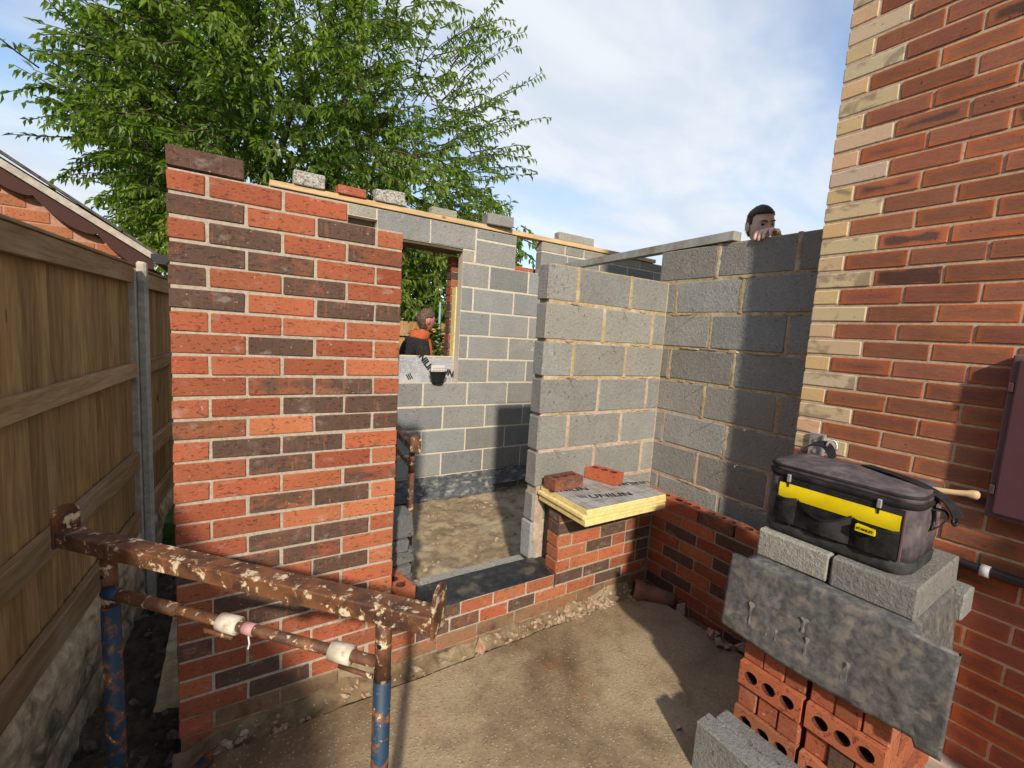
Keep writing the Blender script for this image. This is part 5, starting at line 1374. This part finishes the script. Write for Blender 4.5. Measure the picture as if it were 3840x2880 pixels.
def leaf_cloud(name, leaves, mat, parent, fold=0.25):
    """leaves: list of (pos, dir, normal, length, width, tone)"""
    vs, fs, tn = [], [], []
    for p, d, nrm, L, w, t_ in leaves:
        s = d.cross(nrm).normalized()
        k = len(vs)
        tip = p + d * L - nrm * L * 0.15
        mid = p + d * L * 0.45
        vs += [p, mid + s * w * 0.5 + nrm * w * fold, tip, mid - s * w * 0.5 + nrm * w * fold]
        fs.append((k, k + 1, k + 2)); fs.append((k, k + 2, k + 3)); tn += [t_] * 4
    me = bpy.data.meshes.new(name); me.from_pydata([tuple(v) for v in vs], [], fs); me.update()
    at = me.attributes.new('tone', 'FLOAT', 'POINT'); at.data.foreach_set('value', tn)
    me.materials.append(mat)
    return link(bpy.data.objects.new(name, me), parent)
def rdir():
    z = ru(-1, 1); a = ru(0, 2 * math.pi); r = math.sqrt(1 - z * z)
    return Vector((r * math.cos(a), r * math.sin(a), z))
tree = thing('cherry_tree', 'large green leafy tree filling the sky behind the walls at left', 'tree', (0.6, 9.0, 0))
TC = Vector((0.55, 0.2, 5.3))
limbs = MB(); twigs = MB(); leaves = []
limbs.tube([(0, 0, -0.1), (0.05, 0.02, 1.2), (0.0, 0.0, 2.3)], [0.30, 0.24, 0.22], 14)
def crown_r(d):
    q = 1.0 + 0.20 * fbm(d.x * 2.2 + 5, d.y * 2.2, d.z * 2.2) + 0.10 * fbm(d.x * 6, d.y * 6, d.z * 6 + 3)
    return q
AX = Vector((4.45, 4.0, 3.75))
ends = []
for i in range(30):
    d = rdir()
    if d.z < -0.55: d.z *= -1
    e = TC + Vector((d.x * AX.x, d.y * AX.y, d.z * AX.z)) * (0.72 * crown_r(d))
    mid = Vector((e.x * 0.35, e.y * 0.35, 2.4 + (e.z - 2.4) * 0.5)) + rdir() * 0.3
    pts = bez([(0, 0, 2.0), (e.x * 0.12, e.y * 0.12, 3.0), mid, e], 10)
    limbs.tube(pts, [0.12 * (1 - t_ / 10) ** 1.2 + 0.016 for t_ in range(11)], 7)
    ends.append(pts)
def twig(p0, d0, L, nl, shade, lsz=1.0):
    pts = [p0]; d = d0.copy(); p = p0.copy(); n = 6
    for i in range(n):
        d = (d + rdir() * 0.16 + Vector((0, 0, -0.075))).normalized(); p = p + d * (L / n); pts.append(p.copy())
    twigs.tube(pts, [0.010 * (1 - i / (n + 1)) + 0.003 for i in range(n + 1)], 4, False)
    for j in range(nl):
        t_ = (0.12 + 0.88 * (j + rnd()) / nl) * n; i = min(n - 1, int(t_)); q = pts[i].lerp(pts[i + 1], t_ - i)
        dd = (pts[i + 1] - pts[i]).normalized()
        side = rdir(); side = (side - dd * side.dot(dd)).normalized()
        ld = (side * 0.8 + dd * 0.55 + Vector((0, 0, -0.55))).normalized()
        nm = (Vector((0, 0, 1)) + rdir() * 0.55); nm = (nm - ld * nm.dot(ld)).normalized()
        leaves.append((q, ld, nm, ru(0.085, 0.18) * lsz, ru(0.038, 0.068) * lsz, min(1, max(0, shade + ru(-.35, .35)))))
NT = 6000
for i in range(NT):
    d = rdir()
    r = crown_r(d) * (rnd() ** 0.33)
    p = TC + Vector((d.x * AX.x, d.y * AX.y, d.z * AX.z)) * min(r, 1.15) * 0.95
    if p.x < 0: p.x *= 0.66 - 0.08 * max(0.0, p.z - 5.0)
    if fbm(p.x * 0.75 + 3, p.y * 0.75, p.z * 0.75) < -0.16 and rnd() < 0.75: continue
    # thinner, airier crown on the upper right
    if p.x > 2.0 and p.z > 5.2 and rnd() < 0.60: continue
    if p.z > 7.0 and rnd() < 0.30: continue
    if p.z < 2.3 and rnd() < 0.4: continue
    out = Vector((d.x, d.y, d.z * 0.6 + 0.25)).normalized()
    twig(p, (out + rdir() * 0.55).normalized(), ru(0.45, 1.05), random.randint(17, 28), 0.5 + 0.45 * fbm(p.x * .8, p.y * .8, p.z * .8))
for i in range(46):       # long shoots that break the outline
    a = ru(-0.5, 0.9) if i < 30 else ru(2.3, 3.7)
    d = Vector((math.cos(a * 0.9), -0.55 + ru(-.3, .3), math.sin(ru(-0.2, 1.1)))).normalized()
    p = TC + Vector((d.x * AX.x, d.y * AX.y, d.z * AX.z)) * ru(0.8, 0.98)
    twig(p, (d + Vector((0, 0, 0.45))).normalized(), ru(1.1, 1.9), random.randint(26, 40), 0.45)
for i in range(330):      # low branches that hang into the view through the window
    p = Vector((ru(1.6, 4.4), ru(-4.0, -1.0), ru(1.95, 3.6)))
    twig(p, (rdir() + Vector((0.3, -0.3, 0))).normalized(), ru(0.4, 0.8), random.randint(16, 24), 0.55)
for i in range(6):
    e = Vector((ru(1.8, 4.2), ru(-3.8, -1.2), ru(2.2, 3.2)))
    limbs.tube(bez([(0, 0, 2.2), (e.x * .4, e.y * .4, 3.6), e], 8), [0.06 * (1 - t_ / 8) + 0.012 for t_ in range(9)], 6)
limbs.build('trunk', BARK, tree, True)
twigs.build('twigs', BARK, tree)
leaf_cloud('crown', leaves, LEAF, tree)
random.seed(95)
shb = thing('laurel_shrub', 'bright yellow green shrub in the garden right of the man', 'shrub', (2.42, 3.55, 0.0))
lv = []
st = MB()
for i in range(260):
    d = rdir(); d.z = abs(d.z) * 0.8
    p = Vector((d.x * 0.42, d.y * 0.35, 1.0 + d.z * 0.68)) * (0.6 + 0.4 * rnd()) + Vector((0, 0, 0.22))
    if i % 6 == 0: st.tube([(0, 0, 0), (p.x * .4, p.y * .4, p.z * .6), p], [0.014, 0.008, 0.004], 5, False)
    for k in range(8):
        a = ru(0, 6.3); ld = (Vector((math.cos(a), math.sin(a), 0.55 + ru(-.2, .5)))).normalized(); nm = (Vector((0, 0, 1)) + rdir() * .5); nm = (nm - ld * nm.dot(ld)).normalized()
        lv.append((p, ld, nm, ru(0.07, 0.11), ru(0.026, 0.038), rnd()))
st.build('stems', BARK, shb); leaf_cloud('foliage', lv, LEAF2, shb)

# ================================================================== PEOPLE
def skin_mesh(name, joints, edges, root=0, sub=2):
    me = bpy.data.meshes.new(name); me.from_pydata([j[0] for j in joints], edges, []); me.update()
    o = bpy.data.objects.new(name, me); COL.objects.link(o)
    md = o.modifiers.new('skin', 'SKIN')
    sv = me.skin_vertices[0].data if len(me.skin_vertices) else None
    for i, j in enumerate(joints):
        r = j[1]; sv[i].radius = (r, r) if not isinstance(r, tuple) else r
        sv[i].use_root = (i == root)
    md.use_smooth_shade = True
    s = o.modifiers.new('sub', 'SUBSURF'); s.levels = sub; s.render_levels = sub
    dg = bpy.context.evaluated_depsgraph_get()
    out = bpy.data.meshes.new_from_object(o.evaluated_get(dg))
    bpy.data.objects.remove(o, do_unlink=True)
    return out
def head_geo(nu=44, nv=36):
    vs = []
    for j in range(nv + 1):
        th = math.pi * j / nv
        for i in range(nu):
            ph = 2 * math.pi * i / nu
            dx, dy, dz = math.sin(th) * math.cos(ph), math.sin(th) * math.sin(ph), math.cos(th)
            x, y, z = dx * 0.076, dy * 0.098, dz * 0.118
            if z < 0:
                t_ = -z / 0.118
                x *= 1 - 0.30 * t_ ** 1.3
                if y < 0: y *= 1 - 0.45 * t_ ** 1.2
                else: y *= 1 - 0.02 * t_
            if y > 0:
                y *= 0.93
                g_ = lambda cx, cz, sx, sz: math.exp(-((x - cx) / sx) ** 2 - ((z - cz) / sz) ** 2)
                y += 0.026 * g_(0, -0.022, 0.012, 0.016) + 0.013 * g_(0, -0.002, 0.009, 0.018)
                y += 0.007 * g_(0.030, 0.024, 0.022, 0.008) + 0.007 * g_(-0.030, 0.024, 0.022, 0.008)
                y -= 0.011 * g_(0.031, 0.004, 0.015, 0.011) + 0.011 * g_(-0.031, 0.004, 0.015, 0.011)
                y += 0.006 * g_(0, -0.052, 0.022, 0.006) + 0.006 * g_(0, -0.066, 0.018, 0.006) - 0.006 * g_(0, -0.059, 0.024, 0.003)
                y += 0.010 * g_(0, -0.098, 0.024, 0.016)
                y += 0.004 * g_(0.045, -0.018, 0.02, 0.02) + 0.004 * g_(-0.045, -0.018, 0.02, 0.02)
            vs.append(Vector((x, y, z)))
    fs = [(j * nu + i, (j + 1) * nu + i, (j + 1) * nu + (i + 1) % nu, j * nu + (i + 1) % nu) for j in range(nv) for i in range(nu)]
    return vs, fs, nu, nv
def ear_geo(side):
    mb = MB(); n, m = 14, 10
    for j in range(m + 1):
        t_ = math.pi * j / m
        for i in range(n):
            a = 2 * math.pi * i / n
            rim = 1.0 - 0.45 * math.exp(-((math.sin(t_) * math.cos(a) - 0.55) / 0.3) ** 2 - (math.cos(t_) / 0.7) ** 2)
            x = 0.010 * math.sin(t_) * math.cos(a) * rim; y = 0.019 * math.sin(t_) * math.sin(a); z = 0.032 * math.cos(t_)
            mb.v.append((side * (0.076 + x + 0.004), y - 0.008 - 0.12 * 0, z - 0.006))
    for j in range(m):
        for i in range(n): mb.f.append((j * n + i, (j + 1) * n + i, (j + 1) * n + (i + 1) % n, j * n + (i + 1) % n))
    return mb
def join_into(mesh_target_v, mesh_target_f, vs, fs, M_):
    k = len(mesh_target_v); mesh_target_v += [tuple(M_ @ Vector(v)) for v in vs]; mesh_target_f += [tuple(i + k for i in f) for f in fs]
def build_person(name, label, HM, joints, edges, hairfn, hair_mat, skin_mat, clothes, extra=None, hands=()):
    p = thing(name, label, 'person', (0, 0, 0))
    sm = skin_mesh('body', joints, edges)
    V = [tuple(v.co) for v in sm.vertices]; Fc = [tuple(q.vertices) for q in sm.polygons]
    hv, hf, nu, nv = head_geo()
    join_into(V, Fc, hv, hf, HM)
    for s in (-1, 1):
        e = ear_geo(s); join_into(V, Fc, e.v, e.f, HM)
    for hm_ in hands:
        join_into(V, Fc, [tuple(v.co) for v in hm_.vertices], [tuple(q.vertices) for q in hm_.polygons], Matrix.Identity(4))
    mesh_obj('body', V, Fc, skin_mat, p, True)
    # hair: cap over the part of the head that hairfn accepts
    cen = []
    keep = []
    for f in hf:
        c = sum((hv[i] for i in f), Vector()) / 4
        if hairfn(c): keep.append(f)
    used = sorted({i for f in keep for i in f}); idx = {a: b_ for b_, a in enumerate(used)}
    vs2 = []
    for i in used:
        v = hv[i]; nrm = Vector((v.x / 0.076 ** 2, v.y / 0.098 ** 2, v.z / 0.118 ** 2)).normalized()
        th_ = hairfn(v, True)
        vs2.append(HM @ (v + nrm * (th_ * (0.75 + 0.5 * abs(fbm(v.x * 60, v.y * 60, v.z * 60))))))
    base = len(vs2)
    vs2 += [HM @ (hv[i] * 0.985) for i in used]
    fs2 = [tuple(idx[i] for i in f) for f in keep]
    ecount = {}
    for f in fs2:
        for a, b_ in zip(f, f[1:] + f[:1]):
            ecount.setdefault(frozenset((a, b_)), []).append((a, b_))
    rim = [v[0] for v in ecount.values() if len(v) == 1 and v[0][0] != v[0][1]]
    fs2 += [(b_, a, a + base, b_ + base) for a, b_ in rim]
    mesh_obj('hair', [tuple(v) for v in vs2], fs2, hair_mat, p, True)
    hs = MB()
    for f in random.sample(keep, min(len(keep), 260)):
        c = sum((hv[i] for i in f), Vector()) / 4
        nrm = Vector((c.x / 0.076 ** 2, c.y / 0.098 ** 2, c.z / 0.118 ** 2)).normalized()
        th_ = hairfn(c, True)
        a = c + nrm * th_ * 0.4; dirv = (nrm * 0.12 + Vector((0, -0.9, -0.35 if c.y < 0.02 else 0.1)) + rdir() * 0.5).normalized()
        hs.tube([HM @ a, HM @ (a + dirv * th_ * 0.9), HM @ (a + dirv * th_ * 1.4 + Vector((0, -0.004, -0.006)))], [0.0022, 0.0016, 0.0004], 4, False)
    hs.build('hair_strands', hair_mat, p)
    for s in (-1, 1):
        mb = MB()
        bm = bmesh.new(); bmesh.ops.create_uvsphere(bm, u_segments=12, v_segments=8, radius=0.0105)
        me = bpy.data.meshes.new('eye'); bm.to_mesh(me); bm.free(); me.materials.append(EYE)
        for q in me.polygons: q.use_smooth = True
        o = link(bpy.data.objects.new('eye', me), p); o.matrix_world = HM @ Matrix.Translation((s * 0.031, 0.0735, 0.003)) @ Matrix.Scale(0.55, 4, (0, 0, 1))
        mb.tube([HM @ Vector((s * 0.012, 0.0945, 0.020)), HM @ Vector((s * 0.030, 0.0925, 0.027)), HM @ Vector((s * 0.050, 0.080, 0.023))], [0.0035, 0.0042, 0.002], 6)
        mb.build('eyebrow', hair_mat, p)
    for nm, jts, eds, mt in clothes:
        me = skin_mesh(nm, jts, eds); me.materials.clear(); me.materials.append(mt)
        for v in me.vertices:
            v.co += v.normal * (0.006 * fbm(v.co.x * 12, v.co.y * 12, v.co.z * 9))
        for q in me.polygons: q.use_smooth = True
        link(bpy.data.objects.new(nm, me), p)
    if extra: extra(p)
    return p
def chain(n0, k): return [(n0 + i, n0 + i + 1) for i in range(k - 1)]

# ---- man in the garden seen through the window, facing right (+X), leaning a little
random.seed(101)
H1 = Vector((1.885, 2.60, 1.725))
HM1 = Matrix.Translation(H1) @ Matrix.Rotation(rad(-86), 4, 'Z') @ Matrix.Rotation(rad(-6), 4, 'X')
g0 = 0.0
def hair1(c, amount=False):
    if amount: return 0.013 if c.z > 0.04 else 0.010
    if c.z > 0.062: return True
    if c.y < -0.01 and c.z > -0.085: return not (abs(c.x) > 0.06 and c.y > -0.035 and c.z < 0.02)
    if c.y < 0.03 and c.z > 0.035: return True
    return False
J1 = [((1.74, 2.62, 1.00), 0.12), ((1.76, 2.62, 1.22), 0.115), ((1.78, 2.62, 1.42), 0.105), ((1.83, 2.61, 1.54), 0.058), ((1.875, 2.60, 1.64), 0.054),
      ((1.79, 2.44, 1.475), 0.056), ((1.82, 2.38, 1.22), 0.045), ((1.97, 2.40, 1.03), 0.036), ((2.03, 2.405, 0.97), 0.03),
      ((1.80, 2.80, 1.475), 0.056), ((1.84, 2.86, 1.22), 0.045), ((2.02, 2.84, 1.06), 0.036), ((2.08, 2.83, 1.01), 0.03),
      ((1.74, 2.53, 0.90), 0.088), ((1.76, 2.52, 0.50), 0.062), ((1.73, 2.52, 0.09), 0.042), ((1.86, 2.52, 0.035), 0.035),
      ((1.74, 2.71, 0.90), 0.088), ((1.75, 2.72, 0.50), 0.062), ((1.70, 2.72, 0.09), 0.042), ((1.83, 2.72, 0.035), 0.035)]
E1_ = [(0, 1), (1, 2), (2, 3), (3, 4), (2, 5), (5, 6), (6, 7), (7, 8), (2, 9), (9, 10), (10, 11), (11, 12), (0, 13), (13, 14), (14, 15), (15, 16), (0, 17), (17, 18), (18, 19), (19, 20)]
hood1 = [((1.735, 2.62, 0.98), (0.15, 0.17)), ((1.75, 2.62, 1.22), (0.14, 0.17)), ((1.765, 2.62, 1.42), (0.15, 0.175)), ((1.795, 2.62, 1.53), (0.09, 0.11)),
         ((1.78, 2.43, 1.47), 0.080), ((1.80, 2.375, 1.33), 0.074), ((1.83, 2.365, 1.20), 0.064), ((1.90, 2.385, 1.10), 0.056), ((1.985, 2.40, 1.015), 0.046),
         ((1.79, 2.81, 1.47), 0.080), ((1.82, 2.865, 1.30), 0.072), ((1.85, 2.87, 1.19), 0.064), ((2.03, 2.84, 1.05), 0.046)]
hoodE = [(0, 1), (1, 2), (2, 3), (2, 4), (4, 5), (5, 6), (6, 7), (7, 8), (2, 9), (9, 10), (10, 11), (11, 12)]
trous1 = [((1.74, 2.62, 0.98), (0.14, 0.16)), ((1.74, 2.53, 0.88), 0.105), ((1.765, 2.52, 0.50), 0.082), ((1.735, 2.52, 0.10), 0.07), ((1.74, 2.71, 0.88), 0.105), ((1.755, 2.72, 0.50), 0.082), ((1.705, 2.72, 0.10), 0.07)]
trE = [(0, 1), (1, 2), (2, 3), (0, 4), (4, 5), (5, 6)]
def hand_mesh(wrist, fwd, upv, side, curl=0.5, size=1.0):
    """palm along fwd, back of hand towards upv; side = direction of the thumb"""
    w = Vector(wrist); f = Vector(fwd).normalized(); u = Vector(upv).normalized(); s = Vector(side).normalized()
    k = size
    J = [(tuple(w), 0.024 * k), (tuple(w + f * 0.05 * k), (0.036 * k, 0.016 * k)), (tuple(w + f * 0.085 * k), (0.038 * k, 0.014 * k))]
    E = [(0, 1), (1, 2)]
    for i, (off, L) in enumerate(((0.030, 0.070), (0.010, 0.078), (-0.010, 0.073), (-0.030, 0.058))):
        b = w + f * 0.088 * k + s * off * k
        n0 = len(J); p_ = b; d = f.copy()
        J.append((tuple(p_), 0.0095 * k)); E.append((2, n0))
        for q in range(3):
            ax = curl * (0.6 + 0.5 * q)
            d = (d * math.cos(ax) - u * math.sin(ax)).normalized() if q == 0 else (d * math.cos(curl * 0.7) + (-u * math.cos(0) - d * 0) * math.sin(curl * 0.7)).normalized()
            p_ = p_ + d * L * k * (0.45, 0.32, 0.23)[q]
            J.append((tuple(p_), (0.0092, 0.0086, 0.0072)[q] * k)); E.append((len(J) - 2, len(J) - 1))
    n0 = len(J); b = w + f * 0.025 * k + s * 0.030 * k
    J += [(tuple(b), 0.013 * k), (tuple(b + s * 0.022 * k + f * 0.030 * k - u * 0.008 * k), 0.0115 * k), (tuple(b + s * 0.026 * k + f * 0.058 * k - u * 0.016 * k), 0.009 * k)]
    E += [(1, n0), (n0, n0 + 1), (n0 + 1, n0 + 2)]
    return skin_mesh('hand', J, E, 0, 1)
def extra1(p):
    # thrown back hood and orange facing
    vs, fs = [], []
    nA, nB = 26, 8
    for i in range(nA + 1):
        a = rad(35 + 290 * i / nA)           # leaves the front open
        back = 0.5 - 0.5 * math.cos(a)       # 1 at the back of the neck
        for j in range(nB + 1):
            b_ = j / nB
            r_in = 0.058; r_out = 0.070 + 0.040 * back
            r_ = r_in + (r_out - r_in) * math.sin(b_ * math.pi * 0.62)
            z_ = 1.615 - 0.02 * (1 - back) + 0.028 * math.sin(b_ * math.pi) - b_ * (0.055 + 0.05 * back) + 0.006 * fbm(i * 0.5, j * 0.7, 2)
            vs.append((1.848 - 0.02 * back + r_ * math.cos(a) * 0.95 , 2.61 + r_ * math.sin(a), z_))
    fs = [(i * (nB + 1) + j, (i + 1) * (nB + 1) + j, (i + 1) * (nB + 1) + j + 1, i * (nB + 1) + j + 1) for i in range(nA) for j in range(nB)]
    o = mesh_obj('hood', vs, fs, HOOD_OR, p, True); o.modifiers.new('s', 'SOLIDIFY').thickness = 0.012
    strap_obj('orange_facing', bez([(1.905, 2.545, 1.535), (1.925, 2.50, 1.40), (1.915, 2.475, 1.26), (1.895, 2.47, 1.10)], 14), 0.028, (0.75, 0.65, 0), HOOD_OR, p, 0.010)
h1 = hand_mesh((2.02, 2.404, 0.975), (0.75, 0.05, -0.6), (0.4, -0.7, 0.5), (0.3, 0.6, 0.3), 0.55)
h1b = hand_mesh((2.07, 2.832, 1.015), (0.75, 0.0, -0.6), (0.4, 0.7, 0.5), (0.3, -0.6, 0.3), 0.55)
build_person('person', 'man in black hoodie with orange hood, seen side on through the rear window', HM1, J1, E1_, hair1, HAIR_L, SKIN_RED, [('hoodie', hood1, hoodE, HOOD_BLK), ('trousers', trous1, trE, DENIM)], extra1, (h1, h1b))

# ---- man behind the right block wall, hand on its top
random.seed(111)
H2 = Vector((3.30, -0.02, 2.492))
toC = CAM - H2
yaw2 = math.atan2(toC.y, toC.x)
HM2 = Matrix.Translation(H2) @ Matrix.Scale(1.08, 4) @ Matrix.Rotation(yaw2 - rad(90) + rad(32), 4, 'Z') @ Matrix.Rotation(rad(-8), 4, 'X') @ Matrix.Rotation(rad(6), 4, 'Y')
def hair2(c, amount=False):
    if amount: return 0.013 if c.z > 0.05 else 0.006
    if c.z > 0.066: return True
    if c.y < -0.015 and c.z > -0.06: return True
    if c.y < 0.028 and c.z > 0.01 and abs(c.x) > 0.05: return True
    return False
gz2 = 0.80
J2 = [((3.42, 0.05, 1.62), 0.12), ((3.42, 0.04, 1.84), 0.115), ((3.40, 0.03, 2.06), 0.105), ((3.36, 0.01, 2.24), 0.058), ((3.32, -0.01, 2.36), 0.054),
      ((3.34, -0.15, 2.15), 0.056), ((3.10, -0.32, 2.10), 0.045), ((2.87, -0.39, 2.27), 0.034), ((2.80, -0.405, 2.30), 0.028),
      ((3.44, 0.22, 2.13), 0.056), ((3.40, 0.32, 1.87), 0.045), ((3.25, 0.30, 1.67), 0.036), ((3.18, 0.28, 1.62), 0.03),
      ((3.42, -0.05, 1.54), 0.088), ((3.38, -0.05, 1.16), 0.062), ((3.42, -0.05, 0.88), 0.042), ((3.30, -0.05, 0.835), 0.035),
      ((3.42, 0.14, 1.54), 0.088), ((3.40, 0.14, 1.16), 0.062), ((3.44, 0.14, 0.88), 0.042), ((3.32, 0.14, 0.835), 0.035)]
hood2 = [((3.42, 0.05, 1.60), (0.15, 0.16)), ((3.42, 0.04, 1.84), (0.14, 0.165)), ((3.40, 0.03, 2.06), (0.125, 0.16)), ((3.37, 0.01, 2.18), (0.07, 0.08)),
         ((3.34, -0.16, 2.14), 0.075), ((3.22, -0.25, 2.08), 0.066), ((3.10, -0.325, 2.09), 0.058), ((2.93, -0.37, 2.22), 0.048),
         ((3.44, 0.23, 2.12), 0.075), ((3.41, 0.325, 1.88), 0.06), ((3.24, 0.30, 1.66), 0.047)]
hood2E = [(0, 1), (1, 2), (2, 3), (2, 4), (4, 5), (5, 6), (6, 7), (2, 8), (8, 9), (9, 10)]
trous2 = [((3.42, 0.05, 1.60), (0.14, 0.155)), ((3.42, -0.05, 1.52), 0.105), ((3.385, -0.05, 1.16), 0.082), ((3.42, -0.05, 0.90), 0.07), ((3.42, 0.14, 1.52), 0.105), ((3.405, 0.14, 1.16), 0.082), ((3.44, 0.14, 0.90), 0.07)]
# hand resting on the wall: fingers bent over the near edge
def wall_hand():
    zt = 2.262
    J = [((2.815, -0.405, zt + 0.040), 0.024), ((2.765, -0.405, zt + 0.045), (0.034, 0.020)), ((2.728, -0.408, zt + 0.042), (0.034, 0.016))]
    E = [(0, 1), (1, 2)]
    for off, tipz, fw_ in ((0.040, -0.018, 0.0), (0.016, -0.026, 0.0), (-0.008, -0.018, 0.0), (-0.034, 0.006, 0.012)):
        n0 = len(J); y = -0.405 + off
        J += [((2.712, y, zt + 0.036), 0.0110), ((2.688, y - fw_ * .5, zt + 0.026), 0.0105), ((2.676, y - fw_, zt + 0.002 + tipz * 0.2), 0.0098), ((2.678, y - fw_ * 1.5, zt + tipz), 0.0085)]
        E += [(2, n0), (n0, n0 + 1), (n0 + 1, n0 + 2), (n0 + 2, n0 + 3)]
    n0 = len(J)
    J += [((2.765, -0.440, zt + 0.036), 0.014), ((2.735, -0.465, zt + 0.022), 0.012), ((2.705, -0.478, zt + 0.014), 0.0095)]
    E += [(1, n0), (n0, n0 + 1), (n0 + 1, n0 + 2)]
    return skin_mesh('hand', J, E, 0, 1)
h2 = wall_hand()
h2b = hand_mesh((3.185, 0.283, 1.625), (-0.75, -0.1, -0.5), (-0.4, 0.7, 0.5), (-0.3, -0.6, 0.3), 0.5)
build_person('person', 'young man with short brown hair peering over the block wall, fingers on its top', HM2, J2, E1_, hair2, HAIR, SKIN, [('jumper', hood2, hood2E, HOOD_BLK), ('trousers', trous2, trE, DENIM)], None, (h2, h2b))
hp = thing('hop_up', 'timber hop up platform the peering man stands on behind the wall', 'platform', (3.4, 0.05, 0.0))
box_obj('deck', -0.25, 0.25, -0.35, 0.35, 0.77, 0.798, PINE, hp)
for sx in (-1, 1):
    for sy in (-1, 1): box_obj('leg', sx * 0.22 - 0.025, sx * 0.22 + 0.025, sy * 0.31 - 0.025, sy * 0.31 + 0.025, 0.0, 0.7695, PINE, hp)

# ------------------------------------------------------------------ sub-parts: hang small pieces on the part they sit on
def subpart(child, part):
    child.parent = part
    if part.type == 'MESH': child.location = child.location - part.location
def kids(o, nm): return [c for c in o.children if c.name.split('.')[0] == nm]
pockets = kids(bag, 'pocket')
for h_, p_ in zip(kids(bag, 'pocket_hem'), pockets): subpart(h_, p_)
lidp = kids(bag, 'lid')[0]
for c_ in kids(bag, 'lid_piping'): subpart(c_, lidp)
zb_ = kids(bag, 'zip_band')[0]
for c_ in kids(bag, 'zip_pull') + kids(bag, 'zip_tab'): subpart(c_, zb_)
nt_ = kids(bag, 'name_tag')[0]
for c_ in kids(bag, 'lettering'): subpart(c_, nt_)
dr_ = kids(mbx, 'door')[0]
for c_ in kids(mbx, 'hinge'): subpart(c_, dr_)
pl_ = kids(br, 'plate')[0]
for c_ in kids(br, 'bolt'): subpart(c_, pl_)
for b_ in (ib, fb):
    f_ = kids(b_, 'foil_face')[0]
    for c_ in kids(b_, 'lettering') + kids(b_, 'logo_stroke'): subpart(c_, f_)
